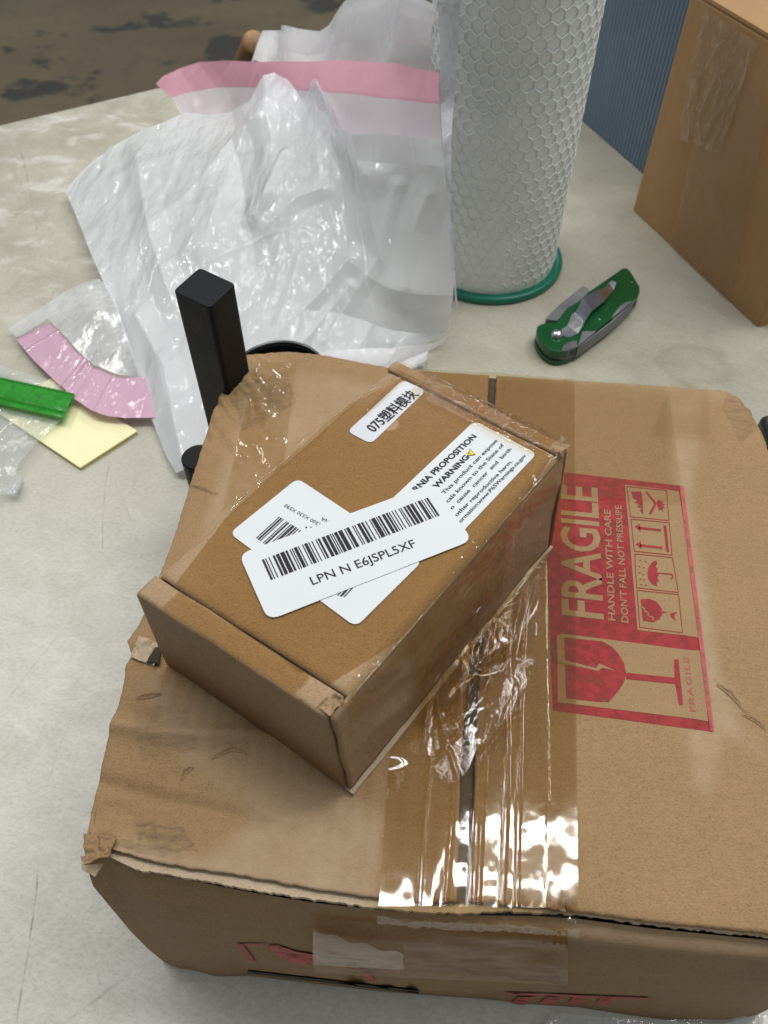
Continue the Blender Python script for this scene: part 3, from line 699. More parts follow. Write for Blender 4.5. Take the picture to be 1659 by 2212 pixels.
# cell 4: broken glass
rd += [shape([(845, 1072), (900, 1068), (950, 1090), (980, 1130), (985, 1165), (965, 1200), (925, 1218), (860, 1208)], E2)]
rd += [stroke((985, 1152), (1010, 1155), 8, E2), shape([(1030, 1165), (1078, 1150), (1058, 1180), (1072, 1212), (1045, 1190)], E2)]
V, F_ = join(rd); obj('red_pictograms', V, F_, M['ink_red'], stamp)
kn = []
V, F_ = shape([(315, 1450), (560, 1512), (580, 1482), (690, 1530), (600, 1510), (575, 1530), (315, 1476)], E3); obj('glass_crack', V, F_, M['knock'], stamp)
for q_ in [((846, 1118), (870, 1135)), ((870, 1135), (868, 1148)), ((868, 1148), (895, 1160)), ((895, 1160), (893, 1178)), ((893, 1178), (925, 1190)), ((925, 1190), (922, 1208))]:
    kn += [stroke(*q_, 8, E3)]
V, F_ = join(kn); obj('glass_crack', V, F_, M['knock'], stamp)
rf = [T('FRAGILE', (1195, 1790), (1150, 1440), (1160, 1786), .012, 1.1, E2)]
rf += [stroke((1105, 350), (1300, 1912), 26, E3)]
V, F_ = join(rf); obj('faded_lettering', V, F_, M['ink_red_faded'], stamp)

# red print on the front wall
def on_front(pts, off=.0004):
    out = []
    Gf = G_front.reshape(-1, 3)
    pr = PROJ
    for (x, y) in pts:
        k = np.argmin((pr[:, 0]-x)**2+(pr[:, 1]-y)**2); d = ray(x, y); P = Gf[k]; n = NORM[k]
        t_ = np.dot(P-CAM, n)/np.dot(d, n); out.append(CAM+t_*d+n*off)
    return np.array(out)
G_front = coons(wt, wb, wl, wr, 240, 90); G_front[..., 1] += -.003*bul + .0035*bul*fbm(ii*6, jj*3+0*ii, 4, 31) - .0035*np.exp(-((jj-.93)/.05)**2)*np.clip((ii-.45)*5, 0, 1)
dd = G_front.reshape(-1, 3)-CAM; zz = dd@Fv; PROJ = np.stack([829.5+1700*(dd@Rv)/zz, 1106-1700*(dd@Uv)/zz], 1)
du_ = np.gradient(G_front, axis=1); dv_ = np.gradient(G_front, axis=0); NORM = np.cross(du_, dv_); NORM /= np.linalg.norm(NORM, axis=2)[..., None]+1e-12; NORM = NORM.reshape(-1, 3)
if NORM[:, 1].mean() > 0: NORM = -NORM
def front_patch(P):
    P = np.array(P, float); n = len(P); c = P.mean(0)
    if n == 4:
        G = coons(P[[3, 2]], P[[0, 1]], P[[0, 3]], P[[1, 2]], 24, 8); return on_front(G.reshape(-1, 2), .0006), gridf(24, 8)
    V = [c]; k = 6
    for r in range(1, k+1):
        for i in range(n): V.append(c+(P[i]-c)*r/k)
    f = [(0, 1+i, 1+(i+1) % n) for i in range(n)]
    for r in range(k-1):
        for i in range(n): f.append((1+r*n+i, 1+(r+1)*n+i, 1+(r+1)*n+(i+1) % n, 1+r*n+(i+1) % n))
    return on_front(V, .0006), f
fr = []
for ptsx in ([(512, 2037), (526, 2036), (552, 2074), (546, 2076)], [(578, 2040), (600, 2038), (640, 2052), (686, 2060), (682, 2082), (640, 2078), (600, 2062)],
             [(780, 2098), (800, 2098), (812, 2118), (800, 2116)], [(512, 2036), (575, 2036), (575, 2039), (512, 2039)], [(680, 2062), (790, 2090), (788, 2096), (680, 2070)]):
    fr.append(front_patch(ptsx))
for x_ in (1118, 1180, 1240, 1300):
    fr.append(front_patch([(x_, 2150), (x_+38, 2150), (x_+14, 2168), (x_-14, 2164)]))
fr.append(front_patch([(1090, 2140), (1400, 2152), (1400, 2156), (1090, 2144)]))
V, F_ = front_patch([(535, 2099), (905, 2144), (905, 2137), (535, 2094)]); obj('bottom_slit', V, F_, M['gap_shade'], parcel)
for V, F_ in fr: obj('red_wall_print', V, F_, M['ink_red_faded'], parcel)

# ------------------------------------------------------------------ packing tape on the large parcel
def tape(name, corners, eps, disp=None, mat='tape', nu=60, nv=90, label=None):
    G = decal_grid(corners, eps, nu, nv, disp)
    o = obj(name, G.reshape(-1, 3), gridf(nu, nv), M[mat], parcel, smooth=True)
    if label: o['label'] = label
    return o
xs = at(1020, 1650, ZT)[0]
def seam_x(y):
    a = at(1000, 1940, ZT); b = at(1064, 815, ZT); return a[0]+(b[0]-a[0])*(y-a[1])/(b[1]-a[1])
def disp_seam(x, y):
    d = x-seam_x(y); h = .0009*np.exp(-(d/.010)**2)
    for k, (o_, w, a, s_) in enumerate(((-.0045, .0009, .0010, 1), (.0050, .0008, .0010, 2), (.0118, .0010, .0009, 3), (.0175, .0009, .0008, 4), (-.0135, .0008, .0007, 5), (.0015, .0007, .0006, 6), (.0265, .0008, .0005, 7))):
        c = o_ + .0024*fbm(y*13, y*0+k*3.1, 2, 60+k)
        h += a*np.exp(-((d-c)/w)**2)*np.clip(1.2*fbm(y*8, y*0+k*5.7, 2, 80+k)+.75, 0, 1)
    h += .045*np.maximum(0, .102-y)*np.clip((-d-.004)/.006, 0, 1)
    fr_ = np.clip((.135-y)/.05, 0, 1)*np.exp(-((d-.018)/.02)**2)
    h += .00004*fr_*fbm(x*160, y*240, 3, 70) + .0001*fbm(x*90, y*60, 3, 71)
    return np.maximum(h, -.0001)
tape('seam_tape', [(818, 1962), (1246, 1962), (1240, 822), (905, 800)], .00085, disp_seam, 'tape', 190, 260, 'wrinkled clear tape along the seam')
tape('seam_tape', [(1040, 1946), (1246, 1960), (1243, 1195), (1075, 1195)], .0022, lambda x, y: .00004*fbm(x*70, y*30, 3, 90)+disp_seam(x, y)*.6, 'tape2', 90, 150)
tape('cross_tape', [(1030, 1060), (1475, 1092), (1440, 838), (1080, 818)], .0019, lambda x, y: .0003*fbm(x*60, y*30, 3, 91), 'tape2', 60, 40)
tape('tape_patch', [(1406, 941), (1534, 952), (1525, 846), (1446, 838)], .0028, lambda x, y: .0007*np.exp(-((y-.262)/.0016)**2)+.0006*np.exp(-((y-.284)/.0012)**2), 'tape2', 24, 40)
tape('corner_tape', [(480, 1105), (612, 1020), (640, 790), (555, 775)], .0010, lambda x, y: .0009*np.abs(fbm(x*150+y*60, y*70, 3, 92)), 'tape3', 50, 60)
# tape wrapped over the front edge and down the front wall
def tape_front(name, x0, x1, y0, y1, mat, amp, seed, off=.0016, nu=120, nv=60, cutx=0):
    X = np.linspace(x0, x1, nu); Y = np.linspace(y0, y1, nv); pts = []
    Gt = np.zeros((nv, nu, 3))
    for j, yy in enumerate(Y):
        sk = (X-x0)/(x1-x0)
        fr_j = 1-j/(nv-1); Gt[j] = on_front([(xx, yy+26*s_*(1 if not cutx else .4)+cutx*fr_j*(s_**.7+.08*math.sin(s_*19))) for xx, s_ in zip(X, sk)], off)
    d = folds(Gt[..., 0], Gt[..., 2], 26, (Gt[..., 0].min(), Gt[..., 0].max(), Gt[..., 2].min(), Gt[..., 2].max()), .6, .9, .04, .006, amp, seed)
    Gt[..., 1] -= np.abs(d)
    return obj(name, Gt.reshape(-1, 3), gridf(nu, nv), M[mat], parcel, smooth=True)
tape_front('front_tape_and_sheen', 680, 1225, 1974, 2092, 'tape_front', .0003, 11)
tape_front('front_tape_and_sheen', 680, 872, 1984, 2064, 'tape2', .0001, 12, off=.0030, nu=60, nv=40, cutx=46)  # extra film patch added to give the pale reflection at lower left
# strip of tape going over the lip between top and wall
a = draped([(818, 1930), (900, 1938), (1000, 1942), (1100, 1944), (1246, 1952)], .0015); b = on_front([(815, 1985), (900, 1992), (1000, 1998), (1100, 2003), (1246, 2016)], .0016)
G = coons(a, b, np.array([b[0], (a[0]+b[0])/2+np.array([0, -.003, .0025]), a[0]]), np.array([b[-1], (a[-1]+b[-1])/2+np.array([0, -.003, .0025]), a[-1]]), 110, 16)
G[..., 2] += .0034*np.abs(fbm(G[..., 0]*240, G[..., 1]*160, 3, 17)); G[..., 1] -= .0014*np.abs(fbm(G[..., 0]*260, G[..., 2]*260, 3, 18))
obj('lip_tape', G.reshape(-1, 3), gridf(110, 16), M['tape3'], parcel, smooth=True)

# =================================================================== THE SMALL BOX ON TOP
def plane3(p, q, r): n = np.cross(np.subtract(q, p), np.subtract(r, p)); n /= np.linalg.norm(n); return np.array(p, float), (n if n[2] > 0 else -n)
PT, NTp = plane3((-.0152, .0938, .1812), (.0717, .2084, .1790), (-.0829, .1451, .1790))
PB, NB = plane3((-.0141, .0909, .1262), (.0729, .2054, .1255), (-.0818, .1421, .1240))
K = {}
for k_, p_ in {(0, 0): (712, 1556), (1, 0): (1229, 963), (0, 1): (294, 1283), (1, 1): (860, 779)}.items(): K[k_+(1,)] = at_plane(*p_, PT, NTp)
for k_, p_ in {(0, 0): (756, 1710), (1, 0): (1188, 1178), (0, 1): (362, 1437)}.items(): K[k_+(0,)] = at_plane(*p_, PB, NB)
K[(1, 1, 0)] = K[(1, 0, 0)]+K[(0, 1, 0)]-K[(0, 0, 0)]
def SB(a, b, c):
    a = np.asarray(a, float)[..., None]; b = np.asarray(b, float)[..., None]; c = np.asarray(c, float)[..., None]; r = 0
    for (i, j, k), P in K.items(): r = r + (a if i else 1-a)*(b if j else 1-b)*(c if k else 1-c)*P
    # walls bow out a touch, the lid sinks slightly in the middle
    return r
LA = np.linalg.norm(K[(1, 0, 1)]-K[(0, 0, 1)]); LB = np.linalg.norm(K[(0, 1, 1)]-K[(0, 0, 1)]); LC = np.linalg.norm(K[(0, 0, 1)]-K[(0, 0, 0)])
small = thing('mailer_box', 'small brown box with white barcode stickers lying on the large carton', 'cardboard box', K[(0, 0, 0)])
def sb_obj(name, abc, faces, mat='kraft_small', smooth=True, jit=.0003, seed=0, parent=None):
    abc = np.asarray(abc, float); V = SB(abc[:, 0], abc[:, 1], abc[:, 2])
    V = V + jit*np.stack([fbm(V[:, 0]*60+V[:, 2]*90, V[:, 1]*60, 3, seed), fbm(V[:, 0]*60+V[:, 2]*90, V[:, 1]*60, 3, seed+9), fbm(V[:, 0]*50, V[:, 1]*50, 3, seed+19)], 1)*2
    return obj(name, V, faces, M[mat], parent or small, smooth=smooth)
def sweep_b(name, prof, b0, b1, n, **kw):
    """closed profile in (a,c), swept along b"""
    m = len(prof); A = []; f = []
    for i in range(n):
        b = b0+(b1-b0)*i/(n-1)
        for (a, c) in prof: A.append((a, b, c))
    for i in range(n-1):
        for k in range(m): f.append((i*m+k, i*m+(k+1) % m, (i+1)*m+(k+1) % m, (i+1)*m+k))
    f += [tuple(range(m))[::-1], tuple((n-1)*m+k for k in range(m))]
    return sb_obj(name, A, f, **kw)
def arc(ca, cc, ra, rc, t0, t1, n=6): return [(ca+ra*math.cos(math.radians(t0+(t1-t0)*k/n)), cc+rc*math.sin(math.radians(t0+(t1-t0)*k/n))) for k in range(n+1)]
# front panel with the folded lip (a = 0 side), rear lip (a = 1 side)
ga, gb = .062, .950
ra = .0017/LA; rc = .0017/LC; th = .0022/LA; tc = .0022/LC
prof = [(th, .02), (.000, .02), (-.002, .5)] + arc(ra, 1-rc+.004, ra, rc, 180, 90) + [(ga*.6, 1.006), (ga-.004, 1.004), (ga-.0015, .998), (ga-.002, 1-tc*1.0), (ra+th, 1-tc), (th, 1-rc-tc)]
sweep_b('front_panel', prof, .022, 1.0, 60, seed=3, jit=.00018)
prof = [(1-th, .02), (1.0, .02), (1.001, .5)] + arc(1-ra, 1-rc+.004, ra, rc, 0, 90) + [(1-(1-gb)*.5, 1.010), (gb+.004, 1.010), (gb+.001, 1.002), (gb+.002, 1-tc), (1-ra-th, 1-tc), (1-th, 1-rc-tc)]
sweep_b('rear_panel', prof, -.004, 1.0, 60, seed=5, jit=.00018)
# lid
na, nb_ = 90, 60
aa, bb = np.meshgrid(np.linspace(ga+.0045, gb-.003, na), np.linspace(.0, 1, nb_))
def lid_c(a, b): return 1.0 - .018*np.exp(-((a-ga)/.012)**2) - .012*np.exp(-((gb-a)/.010)**2) - .030*np.exp(-(np.minimum(b, 1-b)/.012)**2)
top = np.stack([aa, bb, lid_c(aa, bb)], -1).reshape(-1, 3); bot = top.copy(); bot[:, 2] = .955
N_ = na*nb_; fcs = gridf(na, nb_)+gridf(na, nb_, N_, True)
rg = [i for i in range(na)]+[j*na+na-1 for j in range(1, nb_)]+[(nb_-1)*na+i for i in range(na-2, -1, -1)]+[j*na for j in range(nb_-2, 0, -1)]
fcs += [(p, p+N_, q_+N_, q_) for p, q_ in zip(rg, rg[1:]+rg[:1])]
sb_obj('lid', np.concatenate([top, bot]), fcs, jit=.00015, seed=7)
# long side walls
def side(name, b_out, b_in, seed):
    nA, nC = 80, 24; a_, c_ = np.meshgrid(np.linspace(.008, .992, nA), np.linspace(0.0, .985, nC))
    bul = np.sin(PI*a_)*np.sin(PI*c_)*.006*(-1 if b_out < b_in else 1)
    rnd = np.exp(-((c_-.985)/.03)**2)*.010*(1 if b_out < b_in else -1)
    o1 = np.stack([a_, np.full_like(a_, b_out)+bul+rnd, c_], -1).reshape(-1, 3); o2 = np.stack([a_, np.full_like(a_, b_in), c_], -1).reshape(-1, 3); n = nA*nC
    rg = [i for i in range(nA)]+[j*nA+nA-1 for j in range(1, nC)]+[(nC-1)*nA+i for i in range(nA-2, -1, -1)]+[j*nA for j in range(nC-2, 0, -1)]
    f_ = gridf(nA, nC)+gridf(nA, nC, n, True)+[(p, p+n, q_+n, q_) for p, q_ in zip(rg, rg[1:]+rg[:1])]
    sb_obj(name, np.concatenate([o1, o2]), f_, seed=seed, jit=.0004)
side('side_wall', 0.0, .016, 13); side('side_wall', 1.0, .984, 17)
# dark inner core added to put shade into the gaps
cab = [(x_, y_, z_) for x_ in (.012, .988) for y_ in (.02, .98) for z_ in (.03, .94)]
sb_obj('gap_shade_core', cab, [(0, 1, 3, 2), (4, 6, 7, 5), (0, 4, 5, 1), (2, 3, 7, 6), (1, 5, 7, 3), (0, 2, 6, 4)], mat='gap_shade', smooth=False, jit=0)
# bottom sheet showing as a thin edge along the long side
nA = 60; a_ = np.linspace(0, 1, nA)
low = [(x_, -.014-.006*math.sin(PI*x_), 0.0) for x_ in a_]+[(x_, .03, 0.0) for x_ in a_]+[(x_, -.014-.006*math.sin(PI*x_), -.035) for x_ in a_]+[(x_, .03, -.035) for x_ in a_]
f_ = []
for i in range(nA-1):
    f_ += [(i, i+1, nA+i+1, nA+i), (2*nA+i, 3*nA+i, 3*nA+i+1, 2*nA+i+1), (i, 2*nA+i, 2*nA+i+1, i+1)]
sb_obj('bottom_sheet', low, f_, smooth=False, jit=.0003, seed=23, mat='kraft_cut')
# crumpled corner tabs at the folded ends
for (a0, b0, sd) in ((.035, .012, 31), (.985, .005, 33)):
    A = []; n = 10
    for j in range(n):
        for i in range(n):
            u_, v_ = i/(n-1), j/(n-1); A.append((a0-.03+.05*u_, b0-.014+.05*v_, 1.0+.10*abs(fbm(np.array(u_*3.+sd), np.array(v_*3.), 3, sd))-.04*(u_-.5)**2))
    sb_obj('corner_tab', A, gridf(n, n), seed=sd, jit=.0012)

# lettering and stickers live on the lid plane
def z8(x, y): return (482.8+x*.3373, 987.5+y*.3373)
def z4(x, y): return (438.9+x*.5291, 740.6+y*.5291)
def z6(x, y): return (466.3+x*.2811, 713.2+y*.2811)
def onlid(p, eps): return at_plane(p[0], p[1], PT, NTp)+NTp*eps
def fit_rect(TL, TR, BR, BL):
    """pixel corners -> true rectangle on the lid"""
    P = [onlid(q_, 0) for q_ in (TL, TR, BR, BL)]; c = sum(P)/4; u = (P[1]-P[0]+P[2]-P[3])/2; v = (P[0]-P[3]+P[1]-P[2])/2
    lu = np.linalg.norm(u); u /= lu; v = v-u*(v@u); lv = np.linalg.norm(v); v /= lv
    return c, u, v, lu, lv
def sticker(name, TL, TR, BR, BL, eps, r, mat='white_label', label=None, warp=0.0):
    c, u, v, lu, lv = fit_rect(TL, TR, BR, BL)
    cs = rpoly([(-lu/2, -lv/2), (lu/2, -lv/2), (lu/2, lv/2), (-lu/2, lv/2)], r, 7)
    cs = np.array(cs); T1 = np.array([c+x_*u+y_*v+NTp*eps for x_, y_ in cs]); T0 = T1-NTp*.00012; n = len(cs)
    V = np.concatenate([T1, T0]); f_ = [tuple(range(n)), tuple(range(2*n-1, n-1, -1))]+[(i, n+i, n+(i+1) % n, (i+1) % n) for i in range(n)]
    o = obj(name, V, f_, M[mat], small)
    if label: o['label'] = label
    return o, (c, u, v, lu, lv)
def lid_text(body, A, B, Cc, eps, bold=0, sp=1.0):
    return lay_text(body, onlid(A, 0), onlid(B, 0), onlid(Cc, 0), eps, bold, sp)
def bars(o0, o1, hvec, widths, eps):
    """o0->o1 run of the bars in pixels (edge line), hvec bar end pixels at o0"""
    A = onlid(o0, eps); B = onlid(o1, eps); Hh = onlid(hvec, eps)-A; d = B-A; tot = sum(widths); x_ = 0; out = []
    for i, w in enumerate(widths):
        if i % 2 == 0:
            p = A+d*x_/tot; q_ = A+d*(x_+w)/tot; out.append((np.array([p, q_, q_+Hh, p+Hh]), [(0, 1, 2, 3)]))
        x_ += w
    return join(out)
# Chinese sticker
st, _ = sticker('paper_sticker', z6(1018, 775), z6(1440, 383), z6(1610, 470), z6(1185, 885), .0003, .0028, 'white_label_gloss', 'small white sticker printed with Chinese characters')
V, F_ = lid_text('075\u5851\u6599\u6a21\u5757', z6(1215, 790), z6(1556, 500), z6(1160, 737), .0004, .008, 1.0)
V, F_ = join([(V, F_), (V+np.array([.00013, .00006, .00001]), F_), (V+np.array([.00006, -.00011, .00002]), F_)])
obj('print', V, F_, M['ink_black'], st)
# warning sticker
st, _ = sticker('warning_sticker', z4(715, 702), z4(1105, 314), z4(1365, 462), z4(975, 850), .0003, .0030, 'white_label', 'white warning sticker with black text and yellow triangle')
tx = []
def wl_(body, a, b, capz, bold=0.0, sp=1.0):
    # the letters' tops point to the upper left of the baseline
    a = np.array(a, float); b = np.array(b, float); d = (b-a)/np.linalg.norm(b-a); n = np.array([d[1], -d[0]])
    tx.append(lid_text(body, z4(*a), z4(*b), z4(*(a+n*capz)), .0004, bold, sp))
wl_('RNIA PROPOSITION', (872, 610), (1118, 386), 24, .034)
wl_('WARNING', (955, 598), (1088, 470), 24, .034)
wl_('This product can expose', (985, 622), (1203, 403), 16.5, .016)
wl_('cals known to the State of', (1000, 656), (1230, 420), 16.5, .016)
wl_('o  cause  cancer  and  birth', (1016, 684), (1260, 438), 16.5, .016)
wl_('other reproductive harm.', (1036, 712), (1264, 488), 16.5, .016)
wl_('ormation:www.P65Warnings.ca.gov', (1052, 738), (1320, 464), 16.5, .016)
V, F_ = join(tx); obj('print', V, F_, M['ink_black'], st)
tri = [z4(1078, 441), z4(1112, 438), z4(1090, 465)]; tri = [z4(1076, 466), z4(1112, 461), z4(1089, 434)]
def tri_obj(name, s_, eps, mat):
    P = [onlid(q_, eps) for q_ in tri]; c = sum(P)/3; obj(name, np.array([c+(p-c)*s_ for p in P]), [(0, 1, 2)], M[mat], st)
tri_obj('triangle_outline', 1.0, .00042, 'ink_black'); tri_obj('warning_triangle', .78, .00052, 'ink_yellow')
V, F_ = lid_text('!', z4(1090, 459), z4(1093, 456), z4(1083, 449), .0006, .0); obj('exclamation_mark', V, F_, M['ink_black'], st)
# under label with serial text, upside down
st, _ = sticker('product_label', z8(1285, 680), z8(850, 1068), z8(35, 512), z8(465, 132), .0004, .0032, 'white_label', 'white product label half hidden under the long barcode sticker')
# order: BR.. handled by fit_rect; print
tx = []
def ul(body, a, b, cap_, bold=0.0):
    a = np.array(a, float); b = np.array(b, float); d = (b-a)/np.linalg.norm(b-a); n = np.array([d[1], -d[0]])
    tx.append(lid_text(body, z8(*a), z8(*b), z8(*(a+n*cap_)), .00052, bold))
ul('X500 X530 X590', (640, 437), (402, 305), 24)
ul('INA', (690, 418), (636, 388), 26)
ul('V.', (590, 452), (524, 452), 36, .03)
rng_ = np.random.RandomState(4); wd = [1, 1, 2, 1, 1, 3, 1, 1, 2, 2, 1, 1, 3, 1, 2, 1, 1, 2, 1, 1, 3, 2, 1, 1, 2, 1, 1]
tx.append(bars(z8(358, 386), z8(560, 514), z8(208, 524), wd, .00052))
tx.append(bars(z8(815, 850), z8(862, 838), z8(763, 888), [1, 1, 1, 1, 3], .00052) if False else bars(z8(700, 985-180), z8(858, 845), z8(640, 868), [2, 2, 1, 2, 2, 2, 1, 1, 2, 1, 1, 3], .00052))
V, F_ = join(tx); obj('print', V, F_, M['ink_grey'], st)
# long barcode sticker on top of both
st, (cc_, uu_, vv_, lu_, lv_) = sticker('barcode_sticker', z8(115, 628), z8(1342, 170), z8(1592, 545), z8(272, 1054), .0007, .0042, 'white_label', 'long white barcode sticker lying across the other labels')
code = [2, 1, 1, 2, 1, 3, 2, 1, 3, 1, 4, 1, 2, 2, 1, 1, 1, 1, 3, 1, 1, 3, 1, 1, 3, 1, 1, 2, 1, 3, 1, 1, 2, 2, 3, 1, 3, 1, 1, 1, 1, 1, 3, 1, 4, 2, 1, 1, 3, 3, 1, 1, 1, 2, 3, 1, 2, 2, 1, 3, 1, 1, 4, 1, 1, 1, 2, 2, 3, 1, 2, 1, 1, 2, 1, 2, 1, 3, 1, 1, 1, 2, 2, 1, 3, 1, 3, 2, 1, 2, 3, 1, 1, 2, 1, 1, 2]
cV, cF = bars(z8(247, 666), z8(1308, 268), z8(306, 796), code, .00082)
tV, tF = lid_text('LPN N E6JSPL5XF', z8(572, 828), z8(1238, 580), z8(551, 776), .00082, .006)
V, F_ = join([(cV, cF), (tV, tF)]); obj('print', V, F_, M['ink_black'], st)

# clear tape on the small box
def lid_tape(name, quad, eps, mat='tape_small', nu=60, nv=60, amp=.0002, seed=0, edge=.0):
    P = [onlid(q_, 0) for q_ in quad]; G = coons(np.array([P[3], P[2]]), np.array([P[0], P[1]]), np.array([P[0], P[3]]), np.array([P[1], P[2]]), nu, nv)
    h = eps+amp*fbm(G[..., 0]*80, G[..., 1]*80, 3, seed)
    if edge:
        i = np.linspace(0, 1, nu)[None, :]; h = h + edge*np.exp(-(i/.02)**2)
    G = G+NTp*h[..., None]
    return obj(name, G.reshape(-1, 3), gridf(nu, nv), M[mat], small, smooth=True)
def abq(a, b): return proj(SB(a, b, 1.0))
def proj(P):
    d = P-CAM; z_ = d@Fv; return (829.5+1700*(d@Rv)/z_, 1106-1700*(d@Uv)/z_)
# two broad strips; bare board stays at the corners
lid_tape('lid_tape', [(400, 1232), (722, 1490), (1160, 1030), (742, 884)], .00018, amp=.00008, seed=3) if False else None
o = lid_tape('lid_tape', [(498, 1106), (372, 1270), (690, 1492), (860, 1385)], .00016, amp=.00006, seed=3)
o = lid_tape('lid_tape', [(498, 1106), (860, 1385), (1118, 1105), (738, 884)], .00016, amp=.00006, seed=4)
o = lid_tape('lid_tape', [(738, 884), (1118, 1105), (1192, 985), (875, 812)], .00016, amp=.00006, seed=5)
def lip_tape(a0, a1, b0, b1, c, seed):
    A_, B_ = np.meshgrid(np.linspace(a0, a1, 14), np.linspace(b0, b1, 90)); Gq = SB(A_, B_, np.full_like(A_, c))
    Gq = Gq+NTp*(.00008*fbm(Gq[..., 0]*90, Gq[..., 1]*90, 3, seed))[..., None]
    obj('lip_tape', Gq.reshape(-1, 3), gridf(14, 90), M['tape_small'], small, smooth=True)
lip_tape(.004, .058, .17, .86, 1.016, 5); lip_tape(.955, .999, .06, .97, 1.020, 6)
# wrinkled tape round the sticker and over the rear lip
V = []
def strip3(name, pixels, zoff, w, mat='tape3', nn=60, seed=1, amp=.0008):
    """narrow raised ridge of tape along a pixel line on the lid"""
    P = resample(np.array([onlid(q_, 0) for q_ in pixels]), nn); t_ = np.gradient(P, axis=0); t_ /= np.linalg.norm(t_, axis=1)[:, None]; s_ = np.cross(NTp, t_)
    k = np.linspace(-1, 1, 9); G = np.zeros((9, nn, 3)); ar = np.arange(nn)
    for j, q_ in enumerate(k):
        h = zoff*(1-q_*q_)*(1+.8*fbm(ar*.35, ar*0+3., 2, seed)); G[j] = P+s_*(w*q_)+NTp*(np.maximum(h, 0)+.0006)[:, None]
    return obj(name, G.reshape(-1, 3), gridf(nn, 9), M[mat], small, smooth=True)
strip3('tape_ridge', [(640, 962), (690, 925), (742, 884), (790, 850), (868, 813)], .0005, .0009, seed=1)
strip3('tape_ridge', [z6(1130, 660), z6(1290, 520), z6(1440, 375)], .0018, .0012, seed=2)
strip3('tape_ridge', [z6(1390, 345), z6(1480, 375), z6(1560, 430), z6(1660, 460)], .0018, .0012, seed=3)
strip3('tape_ridge', [(498, 1104), (560, 1040), (642, 975)], .0004, .0006, seed=4)
# tape over the rear lip
def wrap(name, a0, a1, b0, b1, mat, amp, seed, nu=60, nv=90, lift=.008):
    G = np.zeros((nv, nu, 3)); aa_ = np.linspace(a0, a1, nu)
    for j in range(nv):
        b = b0+(b1-b0)*j/(nv-1)
        c = np.where(aa_ < 1.0, 1.0+lift+.02, 1.0+lift)
        G[j] = SB(np.minimum(aa_, 1.003), np.full(nu, b), c - np.maximum(aa_-1.0, 0)*LA/LC)
    d = fbm(G[..., 0]*260, G[..., 1]*160, 3, seed); G = G+NTp*(amp*np.abs(d))[..., None]
    return obj(name, G.reshape(-1, 3), gridf(nu, nv), M[mat], small, smooth=True)
wrap('rear_tape', .90, 1.03, .10, .80, 'tape3', .0016, 21)
# tape down the long right side, wrinkled and pulling away at its foot
def side_tape(name, a0, a1, c0, c1, amp, seed, mat='tape3', nu=140, nv=60, foot=0.0, off=.0012):
    A_, C_ = np.meshgrid(np.linspace(a0, a1, nu), np.linspace(c0, c1, nv)); G = SB(A_, np.full_like(A_, -.010)-off/LB, C_)
    nrm = np.cross(K[(1, 0, 1)]-K[(0, 0, 1)], K[(0, 0, 1)]-K[(0, 0, 0)]); nrm /= np.linalg.norm(nrm)
    if nrm@(K[(0, 0, 1)]-K[(0, 1, 1)]) < 0: nrm = -nrm
    h = folds(A_*LA, C_*LC, 70, (a0*LA, a1*LA, c0*LC, c1*LC), .5, .5, .02, .0022, amp, seed)
    h = np.abs(h) + foot*np.clip((.45-C_)/.45, 0, 1)**2*(1+.5*fbm(A_*14, C_*4, 3, seed+2))
    return obj(name, (G+nrm*h[..., None]).reshape(-1, 3), gridf(nu, nv), M[mat], small, smooth=True)
side_tape('side_tape', .27, .72, .0, 1.0, .0020, 41, foot=.006)
side_tape('side_tape', .30, .62, -.02, .55, .0032, 43, foot=.013, off=.002, mat='tape3')
# tape along the top long edge
A_, T_ = np.meshgrid(np.linspace(.05, .97, 140), np.linspace(-1, 1, 15))
G = SB(A_, np.where(T_ < 0, 0.0-.012, T_*.05-.012), np.where(T_ < 0, 1.0+.02+T_*.30, 1.0+.016))
G[..., 2] += .0004*fbm(A_*40, T_*3, 3, 77)
obj('edge_tape', G.reshape(-1, 3), gridf(140, 15), M['tape2'], small, smooth=True)
# loose sheet of clear film hanging from the box side down to the carton
Lf = np.array([at(1183, 1190, .128), at(1172, 1290, .1265), at(1150, 1440, .1262), at(1104, 1580, .1262)])
Rf = np.array([at(900, 1500, .1275), at(905, 1560, .1262), at(930, 1640, .1260), at(960, 1700, .1260)])
G = coons(np.array([Rf[-1], at(1040, 1650, .1285), Lf[-1]]), np.array([Rf[0], SB(.5, -.012, .10), Lf[0]]), Rf, Lf, 120, 60)
h = folds(G[..., 0], G[..., 1], 60, (-.01, .09, .10, .21), 1.2, .35, .05, .0022, .0016, 57); G[..., 2] = np.maximum(G[..., 2]+np.abs(h), ztop(G[..., 0], G[..., 1])+.0012)
obj('loose_film', G.reshape(-1, 3), gridf(120, 60), M['tape3'], small, smooth=True)

